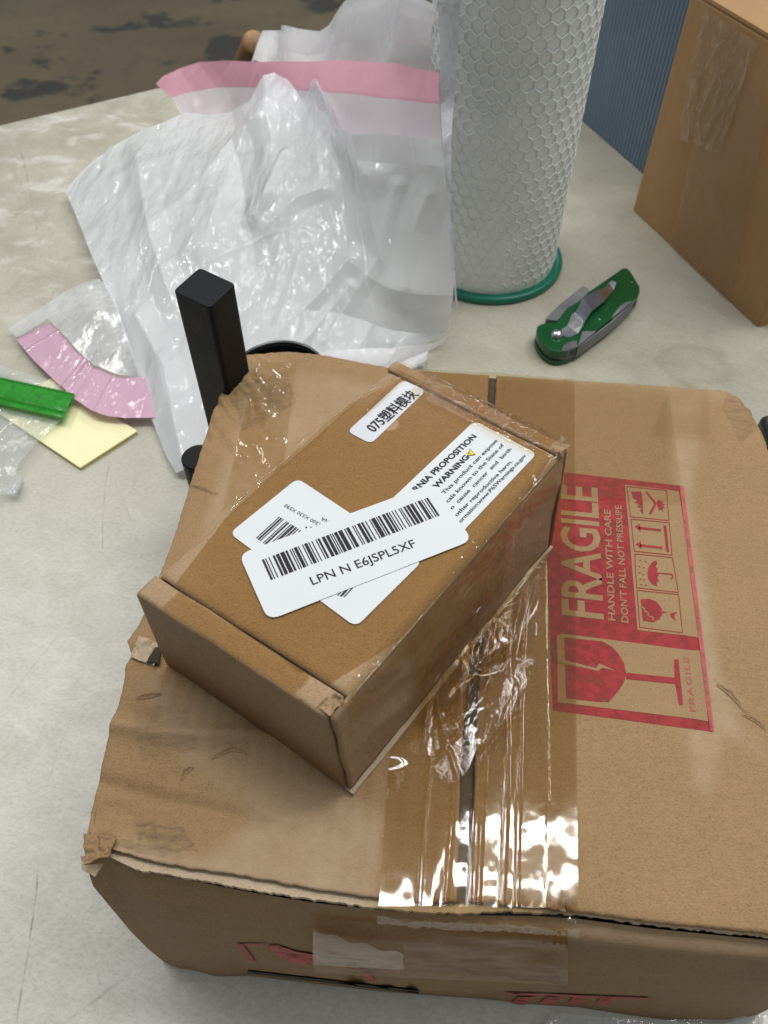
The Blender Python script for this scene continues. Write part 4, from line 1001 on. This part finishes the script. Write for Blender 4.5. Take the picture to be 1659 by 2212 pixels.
# =================================================================== FILTER CARTRIDGE
cx, cy, R0 = .0895, .594, .056
cart = thing('filter_cartridge', 'tall white filter cylinder in honeycomb netting with a green end ring', 'filter', (cx, cy, 0))
ht = .31
V, F_ = lathe([(R0*1.0+.0002*math.sin(i), .004+(ht-.008)*i/20) for i in range(21)], cx, cy, 96)
obj('filter_core', V, F_, M['filter'], cart, smooth=True)
def ring(name, z0, z1):
    r1, r0 = .0638, .052
    V, F_ = lathe([(r0, z0), (r1-.001, z0), (r1, z0+.001), (r1, z1-.0022), (r1-.0006, z1-.0006), (r1-.002, z1), (R0+.0015, z1), (R0+.0008, z1-.0008), (r0, z1-.001), (r0, z0)], cx, cy, 96)
    obj(name, V, F_, M['green_ring'], cart, smooth=True)
ring('end_ring', .0006, .0065); ring('end_ring', ht-.008, ht)
nc = 38; wc = 2*PI/nc; hr = .0079; aN = .0024; bN = hr-aN; Rn = R0+.0006; parts = []
segs = []
for j in range(int((ht-.02)/hr)):
    zc = .011+j*hr
    for i in range(nc):
        th0 = (i+.5*(j % 2))*wc
        segs += [((th0+wc/2, zc-aN), (th0+wc/2, zc+aN)), ((th0+wc/2, zc+aN), (th0, zc+bN)), ((th0-wc/2, zc+aN), (th0, zc+bN))]
prng = np.random.RandomState(3); VV = []; FF = []; n = 0
def cyl(t_, z_, r_): return np.array([cx+r_*math.cos(t_), cy+r_*math.sin(t_), z_])
def wobt(t_, z_): return t_+.010*float(vnoise(t_*3, z_*20, 5)), z_+.0007*float(vnoise(t_*4+9, z_*30, 6))
for (t0_, z0_), (t1_, z1_) in segs:
    t0_, z0_ = wobt(t0_, z0_); t1_, z1_ = wobt(t1_, z1_)
    p0 = cyl(t0_, z0_, Rn); p1 = cyl(t1_, z1_, Rn); d = p1-p0; d /= np.linalg.norm(d); out_ = cyl((t0_+t1_)/2, 0, 1)-cyl(0, 0, 0); out_ = np.array([math.cos((t0_+t1_)/2), math.sin((t0_+t1_)/2), 0]); s_ = np.cross(d, out_)
    w = .0006
    for p in (p0, p1): VV += [p-s_*w, p-s_*w*.5+out_*.00042, p+s_*w*.5+out_*.00042, p+s_*w]
    FF += [(n, n+1, n+5, n+4), (n+1, n+2, n+6, n+5), (n+2, n+3, n+7, n+6)]; n += 8
obj('honeycomb_netting', np.array(VV), FF, M['net'], cart)

# =================================================================== BAGS
def bag_grid(T, B, L, R, nu, nv): return coons(poly(T), poly(B), poly(L), poly(R), nu, nv)
def push(G, h):
    du = np.gradient(G, axis=1); dv = np.gradient(G, axis=0); n = np.cross(du, dv); n /= np.linalg.norm(n, axis=2)[..., None]+1e-12
    if n[..., 2].mean() < 0: n = -n
    for ax in (0, 1):
        k = 12
        for _ in range(2):
            m = np.moveaxis(n, ax, 0); pd = np.concatenate([np.repeat(m[:1], k, 0), m, np.repeat(m[-1:], k, 0)]); cs = np.cumsum(np.concatenate([np.zeros((1,)+pd.shape[1:]), pd]), 0)
            n = np.moveaxis((cs[2*k+1:]-cs[:-(2*k+1)])/(2*k+1), 0, ax)
    n = n/(np.linalg.norm(n, axis=2)[..., None]+1e-12)
    return G+n*h[..., None]
def bulges(x, y, n, box, ang, spread, length, width, amp, seed):
    rng = np.random.RandomState(seed); h = np.zeros_like(x)
    for _ in range(n):
        cx_ = rng.uniform(box[0], box[1]); cy_ = rng.uniform(box[2], box[3]); a = ang+rng.normal()*spread; L = length*rng.uniform(.5, 1.3); w = width*rng.uniform(.6, 1.5)
        dx = x-cx_; dy = y-cy_; al = dx*math.cos(a)+dy*math.sin(a); pe = -dx*math.sin(a)+dy*math.cos(a)+.10*al*al/L*rng.normal()
        h += amp*rng.uniform(-.4, 1)*np.exp(-(al/L)**2*2-(pe/w)**2*1.5)
    return h
def film_h(G, seed, amp=1.0, ang=1.15, spread=.35, n=120):
    x = G[..., 0]; y = G[..., 1]+G[..., 2]*.7; bx = (x.min(), x.max(), y.min(), y.max())
    h = bulges(x, y, int(n*.5), bx, ang, spread, .12, .020, .0052*amp, seed) + folds(x, y, int(n*.10), bx, ang, spread, .14, .016, .0045*amp, seed+7)
    h += folds(x, y, int(n*.5), bx, ang+.1, .5, .05, .008, .0005*amp, seed+1)
    h += .004*amp*fbm(x*8, y*8, 2, seed+2)
    return h
bag = thing('white_polybag', 'big crumpled white plastic bag with a pink strip along its top', 'plastic bag', at(560, 700, 0))
# rear sheet that carries the pink strip
T_ = [(338, 182, .060), (352, 168, .066), (385, 148, .075), (430, 134, .085), (490, 131, .095), (560, 134, .105), (650, 132, .12), (750, 131, .135), (860, 139, .15), (948, 157, .165)]
Bm = [(398, 262, .045), (450, 272, .045), (530, 275, .05), (600, 280, .065), (700, 300, .09), (800, 325, .105), (958, 335, .130)]
G = bag_grid(T_, Bm, [(398, 262, .045), (372, 212, .055), (338, 182, .060)], [(958, 335, .130), (951, 220, .155), (948, 157, .165)], 240, 70)
G = push(G, .0025*fbm(G[..., 0]*22, G[..., 1]*20+G[..., 2]*10, 3, 3)+folds(G[..., 0], G[..., 1]+G[..., 2], 30, (G[..., 0].min(), G[..., 0].max(), (G[..., 1]+G[..., 2]).min(), (G[..., 1]+G[..., 2]).max()), 1.3, .4, .04, .006, .002, 12))
cut = 39
obj('rear_sheet', G[:cut+1].reshape(-1, 3), gridf(240, cut+1), M['bag_pinkish'], bag, smooth=True)
obj('pink_strip', G[cut:].reshape(-1, 3), gridf(240, 70-cut), M['pink'], bag, smooth=True)
# main front sheet
Tm = [(140, 412, .012), (168, 380, .016), (205, 345, .022), (250, 312, .030), (300, 285, .040), (360, 262, .05), (400, 243, .055), (450, 248, .060), (505, 243, .066), (540, 222, .08), (556, 185, .093), (568, 163, .10), (600, 155, .105), (640, 154, .11), (672, 160, .115), (695, 178, .115), (715, 205, .113), (732, 236, .112), (742, 268, .11), (770, 288, .12), (850, 292, .135), (952, 300, .150)]
Bm = [(384, 1024, .004), (400, 1019, .006), (424, 1010, .010), (470, 960, .012), (520, 900, .014), (600, 850, .014), (700, 830, .010), (780, 816.5, .016), (850, 806, .004), (918, 790, .003)]
Lm = [(384, 1024, .004), (360, 985, .004), (338, 930, .005), (320, 885, .006), (302, 830, .007), (285, 770, .008), (262, 700, .010), (238, 640, .012), (215, 590, .014), (195, 545, .014), (178, 500, .013), (160, 455, .012), (140, 412, .012)]
Rm = [(918, 790, .003), (913, 748, .006), (966, 718, .012), (972, 680, .030), (979, 640, .050), (981, 590, .065), (974, 520, .085), (968, 430, .11), (962, 360, .13), (952, 300, .150)]
G = bag_grid(Tm, Bm, Lm, Rm, 330, 380)
u_ = np.linspace(0, 1, 330)[None, :]; v_ = np.linspace(0, 1, 380)[:, None]; env = np.clip(np.minimum(np.minimum(u_, 1-u_)*9, np.minimum(v_, 1-v_)*7), 0, 1)
G = push(G, (film_h(G, 21)+.006*np.sin(PI*u_)*np.sin(PI*v_))*(.06+.94*env))
# long folds seen in the photograph
def fold_line(G, pts, amp, w, sharp=1.2):
    d = np.full(G.shape[:2], 1e9); dd_ = G-CAM; z_ = dd_@Fv; px = 829.5+1700*(dd_@Rv)/z_; py = 1106-1700*(dd_@Uv)/z_
    for (a, b) in zip(pts, pts[1:]):
        a = np.array(a, float); b = np.array(b, float); ab = b-a; t_ = np.clip(((px-a[0])*ab[0]+(py-a[1])*ab[1])/(ab@ab), 0, 1)
        d = np.minimum(d, np.hypot(px-a[0]-t_*ab[0], py-a[1]-t_*ab[1]))
    return amp*np.maximum(0, 1-d/w)**sharp
hh = 1.0*fold_line(G, [(300, 340), (310, 420), (330, 520), (370, 640)], .004, 40) + fold_line(G, [(545, 260), (480, 420), (440, 540)], .005, 60) + fold_line(G, [(700, 190), (760, 300), (800, 380)], .006, 55) \
   + fold_line(G, [(570, 500), (640, 430), (700, 410)], .003, 26) + fold_line(G, [(560, 480), (590, 380), (610, 340)], .003, 22) + fold_line(G, [(540, 480), (555, 400), (580, 330)], .003, 22) \
   + fold_line(G, [(885, 620), (900, 500), (930, 420)], .005, 50) + fold_line(G, [(560, 760), (680, 650), (760, 560)], .004, 40) + fold_line(G, [(300, 690), (360, 800), (400, 1000)], .005, 45) \
   + fold_line(G, [(620, 330), (555, 470)], .0025, 14) + fold_line(G, [(655, 540), (600, 700)], .0025, 16) + fold_line(G, [(760, 620), (640, 760)], .003, 20) + fold_line(G, [(860, 400), (820, 560), (700, 740)], .003, 24)
G = push(G, hh)
obj('front_sheet', G.reshape(-1, 3), gridf(330, 380), M['bag'], bag, smooth=True)
# lower lip of the bag near the bench, a second layer
G = bag_grid([(700, 760, .02), (850, 752, .018), (968, 716, .012)], [(700, 850, .002), (840, 830, .002), (916, 786, .002)], [(700, 850, .002), (700, 760, .02)], [(916, 786, .002), (912, 750, .006), (968, 716, .012)], 90, 40)
G = push(G, film_h(G, 44, .6)*.6-.004); obj('lower_layer', G.reshape(-1, 3), gridf(90, 40), M['bag_back'], bag, smooth=True)
# frosted edge of the bag standing in front of the netting
Le = [(982, 640, .050), (976, 560, .075), (968, 440, .11), (955, 300, .15), (951, 220, .158), (950, 120, .185), (945, 0, .21), (940, -60, .23)]
Re = [(988, 660, .052), (981, 560, .078), (972, 440, .113), (975, 280, .152), (982, 190, .162), (988, 90, .19), (993, 0, .212), (998, -60, .232)]
G = coons(np.array([poly(Le)[-1], poly(Re)[-1]]), np.array([poly(Le)[0], poly(Re)[0]]), poly(Le), poly(Re), 20, 120)
G[..., 1] -= .004; obj('frosted_edge', G.reshape(-1, 3), gridf(20, 120), M['film_flap'], bag, smooth=True)

bag2 = thing('plastic_bag', 'plain white plastic bag peaking behind the pink strip beside the filter', 'plastic bag', at(820, 200, 0))
T_ = [(556, 128, .06), (575, 114, .07), (620, 106, .09), (680, 110, .11), (708, 108, .12), (735, 70, .14), (775, 35, .16), (820, 12, .18), (850, -4, .19), (905, -8, .20), (935, 18, .20), (955, 40, .20), (975, 40, .20)]
Bb = [(556, 160, .05), (640, 180, .08), (720, 190, .10), (820, 190, .125), (960, 200, .145)]
G = bag_grid(T_, Bb, [(556, 160, .05), (556, 128, .06)], [(960, 200, .145), (968, 120, .17), (975, 40, .20)], 200, 110)
G[..., 1] += .02; G = push(G, film_h(G, 71, 1.2))
obj('bag_film', G.reshape(-1, 3), gridf(200, 110), M['bag_back'], bag2, smooth=True)
G2 = G.copy(); G2[..., 1] += .02; G2[..., 2] -= .002; obj('rear_film', G2.reshape(-1, 3), gridf(200, 110), M['bag_back'], bag2, smooth=True)

# small clear bag with the mauve-pink strip, left
clear = thing('clear_polybag', 'small clear plastic bag with a curved mauve strip above the yellow notes', 'plastic bag', at(180, 760, 0))
top_ = [(19, 712, .006), (73, 683, .008), (145, 645, .012), (218, 610, .018), (250, 640, .02), (275, 720, .018), (300, 800, .014)]
mid_ = [(36, 733, .006), (60, 712, .009), (109, 698, .012), (138, 727, .012), (171, 763, .012), (204, 792, .010), (255, 811, .009), (300, 813, .009)]
G = bag_grid(top_, [(36, 731, .007), (73, 716, .009), (109, 698, .012), (138, 727, .012), (171, 763, .012), (204, 792, .010), (255, 811, .009), (300, 813, .009)], [(36, 731, .007), (19, 712, .006)], [(300, 813, .009), (300, 800, .014)], 140, 80)
G = push(G, film_h(G, 81, .8, 1.0, .8, 60)*.5)
obj('clear_film', G.reshape(-1, 3), gridf(140, 80), M['film_milky'], clear, smooth=True)
inn = [(109, 698, .012), (138, 727, .012), (171, 763, .012), (204, 792, .010), (255, 811, .009), (300, 813, .009), (330, 815, .009)]
outr = [(35, 733, .005), (73, 779, .006), (113, 817, .008), (160, 861, .010), (204, 891, .010), (236, 900, .009), (275, 904, .008), (335, 903, .007)]
G = coons(poly(inn), poly(outr), np.array([poly(outr)[0], poly(inn)[0]]), np.array([poly(outr)[-1], poly(inn)[-1]]), 160, 50)
uu = np.linspace(0, 1, 160)[None, :]; h = .0016*np.exp(-((uu-.10)/.015)**2)+.003*np.exp(-((uu-.50)/.02)**2)-.0015*np.exp(-((uu-.56)/.03)**2)+.001*np.exp(-((uu-.74)/.012)**2)+.0022*fbm(G[..., 0]*30, G[..., 1]*30, 3, 83)
G = push(G, h); obj('mauve_strip', G.reshape(-1, 3), gridf(160, 50), M['pink2'], clear, smooth=True)

# =================================================================== YELLOW STICKY NOTES
pad = thing('sticky_notes', 'small pad of pale yellow sticky notes under the green zip end', 'notepad', at(170, 910, 0))
c_ = [at(173, 1010, .0028), at(296, 931, .0028), at(112, 817, .0028)]; c_.append(c_[0]+c_[2]-c_[1])
P2 = np.array([p[:2] for p in c_]); 
V, F_ = prism(rpoly(P2, .0008, 3), .0004, .0024); obj('page_block', V, F_, M['yellow_edge'], pad)
V, F_ = prism(rpoly(P2+(P2-P2.mean(0))*.004, .0008, 3), .0025, .0029); obj('top_page', V, F_, M['yellow_pad'], pad)

# =================================================================== CLEAR ZIP BAG WITH GREEN ZIP
zipb = thing('zip_bag', 'clear crinkled zip bag with a bright green zip rail', 'plastic bag', at(60, 900, 0))
G = bag_grid([(-140, 780, .006), (-60, 785, .006), (0, 790, .006), (40, 803, .006), (90, 818, .006), (161, 848, .006)], [(-140, 1200, .003), (-60, 1120, .003), (5, 1075, .003), (10, 1060, .003)], [(-140, 1200, .003), (-140, 780, .006)], [(10, 1060, .003), (50, 1000, .003), (100, 945, .004), (137, 905, .006), (161, 848, .006)], 150, 110)
G = push(G, film_h(G, 91, .9, .6, 1.2, 90)*.55+.0015)
G[..., 2] = np.clip(G[..., 2], .0036, .0070)
obj('bag_film', G.reshape(-1, 3), gridf(150, 110), M['film_clear'], zipb, smooth=True)
A = at(-90, 796, .010); B = at(161, 851, .010); Cx = at(137, 905, .010); wv = Cx-B; L_ = np.linalg.norm(wv)
pr = [(0, -.0012), (0, .0008), (.05, .0018), (.10, .0006), (.30, .0009), (.5, .0007), (.66, .0009), (.72, .0004), (.78, .0018), (.84, .0006), (.92, .0014), (1.0, .0010), (1.0, -.0012)]
VV = []; ns = 30
for i in range(ns):
    P = A+(B-A)*i/(ns-1)
    for (s_, z_) in pr: VV.append(P+wv*s_+np.array([0, 0, z_*.9]))
m_ = len(pr); FF = [(i*m_+k, i*m_+(k+1) % m_, (i+1)*m_+(k+1) % m_, (i+1)*m_+k) for i in range(ns-1) for k in range(m_)]+[tuple(range(m_))[::-1], tuple((ns-1)*m_+k for k in range(m_))]
obj('green_zip', np.array(VV), FF, M['green_zip'], zipb)

# =================================================================== UTILITY KNIFE
def zc(x, y): return (1124.6+x*.1984, 521.2+y*.1984)
knife = thing('utility_knife', 'folded green utility knife with grey grips and a steel belt clip', 'utility knife', at(1265, 690, 0))
def kp(pts, z): return np.array([at(*zc(*p), z)[:2] for p in pts])
zt = .0135
body = [(1105, 292), (1150, 285), (1190, 310), (1245, 400), (1300, 490), (1298, 560), (1230, 640), (1100, 760), (960, 905), (830, 990), (700, 1090), (618, 1150), (520, 1190), (420, 1210), (330, 1190), (250, 1130), (200, 1060), (172, 985), (180, 920), (225, 895), (300, 880), (400, 880), (440, 820), (500, 730), (640, 640), (740, 545), (950, 400)]
V, F_ = prism(rpoly(kp(body, zt), .002, 3), .0075, zt, .0012, 3); obj('handle', V, F_, M['green'], knife, smooth=False)
lowb = kp(body, zt); ctr = lowb.mean(0)
V, F_ = prism(rpoly(ctr+(lowb-ctr)*.97, .002, 3), .0045, .0076); obj('blade_liner', V, F_, M['grey_dark'], knife)
V, F_ = prism(rpoly(ctr+(lowb-ctr)*1.0, .002, 3), .0005, .0046); obj('lower_handle', V, F_, M['green'], knife)
gr = [(1215, 655), (1150, 665), (1070, 720), (1010, 800), (960, 890), (830, 985), (670, 985), (640, 1090), (620, 1160), (700, 1110), (830, 1010), (990, 890), (1120, 770), (1240, 650)]
V, F_ = prism(rpoly(kp(gr, zt), .0008, 2), .0040, zt+.0007, .0005, 2); obj('grip', V, F_, M['grey_grip'], knife)
gr2 = [(400, 868), (270, 850), (330, 780), (460, 660), (570, 570), (680, 482), (750, 530), (740, 560), (650, 650), (500, 735), (450, 810)]
nose = [(610, 1085), (560, 1090), (470, 1130), (440, 1200), (520, 1190), (618, 1150)]
V, F_ = prism(rpoly(kp(nose, zt), .0006, 2), .0040, zt+.0005, .0004, 2); obj('grip', V, F_, M['grey_dark'], knife)
V, F_ = prism(rpoly(kp(gr2, .010), .0008, 2), .0030, .0105, .0006, 2); obj('thumb_lever', V, F_, M['grey_grip'], knife)
# belt clip: bent steel strip
def stripz(name, L, R, zs, mat, th=.0007):
    nL = len(L); P1 = np.array([at(*zc(*p), z_) for p, z_ in zip(L, zs)]); P2_ = np.array([at(*zc(*p), z_) for p, z_ in zip(R, zs)])
    G = np.stack([P1, (P1+P2_)/2, P2_], 0); V, F_ = slab(G, th); return obj(name, V, F_, M[mat], knife)
stripz('belt_clip', [(395, 1000), (510, 915), (560, 790), (600, 770), (680, 610), (860, 520), (910, 510), (960, 450), (1000, 425)], [(520, 1050), (625, 1005), (680, 915), (700, 870), (775, 760), (925, 640), (965, 590), (1015, 530), (1040, 450)],
       [zt+.0006, zt+.0010, zt+.0042, zt+.0045, zt+.0048, zt+.0040, zt+.0016, zt+.0010, zt+.0028], 'steel')
V, F_ = lathe([(.0001, zt+.0042), (.0018, zt+.0040), (.0034, zt+.0032), (.0046, zt+.0018), (.0050, zt+.0003), (.0050, zt)], *at(*zc(400, 1000), zt+.002)[:2], 32)
obj('pivot_bolt', V, F_, M['steel'], knife, smooth=True)
V, F_ = lathe([(.0001, zt+.0003), (.0012, zt+.0003), (.0012, zt-.0002)], *at(*zc(1140, 365), zt)[:2], 16); obj('lanyard_hole', V, F_, M['gap_shade'], knife)
for q_ in ((1215, 445), (860, 850)):
    V, F_ = lathe([(.0001, zt+.0004), (.0006, zt+.0003), (.0008, zt)], *at(*zc(*q_), zt)[:2], 12); obj('screw', V, F_, M['steel'], knife, smooth=True)

# =================================================================== TALL CARTON AND RIBBED PANEL, RIGHT
k1 = at(1365, 452, 0); k2 = at(1636, 708, 0); kd = (k2-k1)/np.linalg.norm(k2-k1); kn_ = np.array([-kd[1], kd[0], 0.]); kn_ = kn_ if kn_[0] > 0 else -kn_
nrm = np.cross(kd, [0, 0, 1]); pt = at_plane(1659, 84, k1, nrm); kh = float(pt[2])
tall = thing('tall_carton', 'tall plain tan carton at the right with wrinkled clear tape down its side', 'cardboard box', (k1+k2)/2)
cn = [k1, k2, k2+kn_*.20, k1+kn_*.20]
P = rpoly([c[:2] for c in cn], .004, 4); V, F_ = prism(P, .0006, kh, .002, 3); obj('carton_body', V, F_, M['kraft_right'], tall)
V, F_ = slab(coons(np.array([cn[3], cn[2]])+[0, 0, kh+.003], np.array([cn[0], cn[1]])+[0, 0, kh+.003], np.array([cn[0], cn[3]])+[0, 0, kh+.003], np.array([cn[1], cn[2]])+[0, 0, kh+.003], 4, 4), .0025); obj('top_flap', V, F_, M['kraft_right'], tall)
def on_tall(x, y, off=.0008): return at_plane(x, y, k1-kn_*off, nrm)
def tall_tape(name, quad, mat, amp, seed, nu=90, nv=120, off=.0009):
    P = [on_tall(*q_) for q_ in quad]; G = coons(np.array([P[3], P[2]]), np.array([P[0], P[1]]), np.array([P[0], P[3]]), np.array([P[1], P[2]]), nu, nv)
    s_ = G@kd; h = np.abs(folds(s_, G[..., 2], 70, (s_.min(), s_.max(), G[..., 2].min(), G[..., 2].max()), 1.3, .5, .035, .004, amp, seed))+off
    G = G-kn_*h[..., None]
    return obj(name, G.reshape(-1, 3), gridf(nu, nv), M[mat], tall, smooth=True)
M['tape_tall'] = m_film('clear_tape_on_tall_carton', tint=(.975, .95, .90), rough=.25, bump=.2, scale=28)
M['tape_tall2'] = m_film('hazy_wrinkled_tape', tint=(.95, .92, .86), rough=.28, bump=.3, scale=50, milky=.10, milkcol=(.75, .68, .58))
tall_tape('side_tape', [(1445, 560), (1570, 690), (1659, 250), (1560, 30)], 'tape_tall', .0005, 61)
tall_tape('wrinkled_tape', [(1470, 300), (1560, 330), (1640, 90), (1525, 15)], 'tape_tall2', .0030, 62, off=.0016)

b1 = at(1255, 258, 0); b2 = at(1378, 365, 0); bd = (b2-b1)/np.linalg.norm(b2-b1); bn = np.array([-bd[1], bd[0], 0.]); bn = bn if bn[0] > 0 else -bn
Lb0, Lb1 = -.06, .155; pitch = .0052; npt = int((Lb1-Lb0)/pitch*8); rib = []
for i in range(npt+1):
    s_ = Lb0+(Lb1-Lb0)*i/npt; ph = (s_-Lb0)/pitch*2*PI; rib.append((b1+bd*s_-bn*(.0016*(math.sin(ph)*.5+.5)))[:2])
rib += [(b1+bd*Lb1+bn*.03)[:2], (b1+bd*Lb0+bn*.03)[:2]]
ribbed = thing('ribbed_panel', 'blue-grey ribbed plastic panel standing between the filter and the tall carton', 'panel', (b1+b2)/2)
V, F_ = prism(rib, .0006, .46); obj('ribbed_face', V, F_, M['blue'], ribbed)

# =================================================================== BLACK STAND
stand = thing('black_stand', 'matte black stand with square post and round dish behind the large carton', 'stand', at(440, 980, 0))
zp = .176
Pq = np.array([at(431, 577, zp)[:2], at(509, 613, zp)[:2], at(453, 665, zp)[:2], at(373, 628, zp)[:2]])
V, F_ = prism(rpoly(Pq, .0026, 4), .002, zp, .0006, 2); obj('post', V, F_, M['black'], stand)
ck = at(428, 985, .062)
V, F_ = lathe([(.0001, .0615), (.0094, .0615), (.0100, .0608), (.0100, .002), (.0001, .002)], ck[0], ck[1], 48); obj('knob', V, F_, M['black'], stand, smooth=False)
cd = at(603, 800, .075); rd_ = .0285
V, F_ = lathe([(.0001, .030), (rd_-.003, .030), (rd_-.0022, .072), (rd_-.0012, .0745), (rd_, .075), (rd_+.0005, .073), (rd_-.001, .002), (.0001, .002)], cd[0], cd[1], 64); obj('dish', V, F_, M['black_gloss'], stand, smooth=False)
V, F_ = tube([ck*np.array([1, 1, 0])+[0, 0, .012], [-.085, .342, .012], [cd[0], cd[1], .012]], .006, 12); obj('base_bar', V, F_, M['black'], stand)

# black case peeking out at the right of the large carton
kc_ = at(1700, 940, .03)
case = thing('black_case', 'sliver of a black case past the right corner of the large carton', 'case', (kc_[0]+.03, kc_[1], 0))
P = [(.232, .335), (.30, .335), (.30, .415), (.245, .405)]
q0 = at(1643, 897, .03)[:2]; q1 = at(1668, 990, .03)[:2]
P = [q0, q0+np.array([.08, .02]), q1+np.array([.09, -.03]), q1]
V, F_ = prism(rpoly(P, .004), .0006, .03, .003); obj('case_body', V, F_, M['black_gloss'], case)
V, F_ = prism(rpoly([np.mean(P, 0)+(np.array(p)-np.mean(P, 0))*.8 for p in P], .004), .0302, .032, .001); obj('case_lid', V, F_, M['black_gloss'], case)

# wooden handle past the far edge of the bench
hw = thing('wooden_handle', 'round end of a wooden handle poking up behind the white bag', 'handle', (-.35, 1.2, -.8))
hp = at(549, 95, -.10); hb = at(470, 265, -.75)
dr = hp-hb; dr /= np.linalg.norm(dr)
pts = [hb+(hp-hb)*k/8 for k in range(9)]; rr = [.0185]*9
for k in range(1, 6): pts.append(hp+dr*.012*math.sin(k/5*PI/2)); rr.append(.0185*math.cos(k/5*PI/2)+.0002)
V, F_ = tube(pts, rr, 24); obj('shaft', V, F_, M['wood'], hw, smooth=True)

# scrap of clear film on the bench under the front of the carton
G = bag_grid([(1190, 2188, .003), (1400, 2205, .003), (1700, 2190, .003)], [(1150, 2260, .002), (1400, 2262, .002), (1700, 2260, .002)], [(1150, 2260, .002), (1190, 2188, .003)], [(1700, 2260, .002), (1700, 2190, .003)], 90, 30)
G = push(G, film_h(G, 97, .5, .3, .8, 40)*.5+.001); G[..., 2] = np.maximum(G[..., 2], .0008)
V = G.reshape(-1, 3)
setp(obj('film_scrap', V, gridf(90, 30), M['film_clear'], loc=V.mean(0)*[1, 1, 0]), 'scrap of clear film below the front of the large carton', 'plastic film')
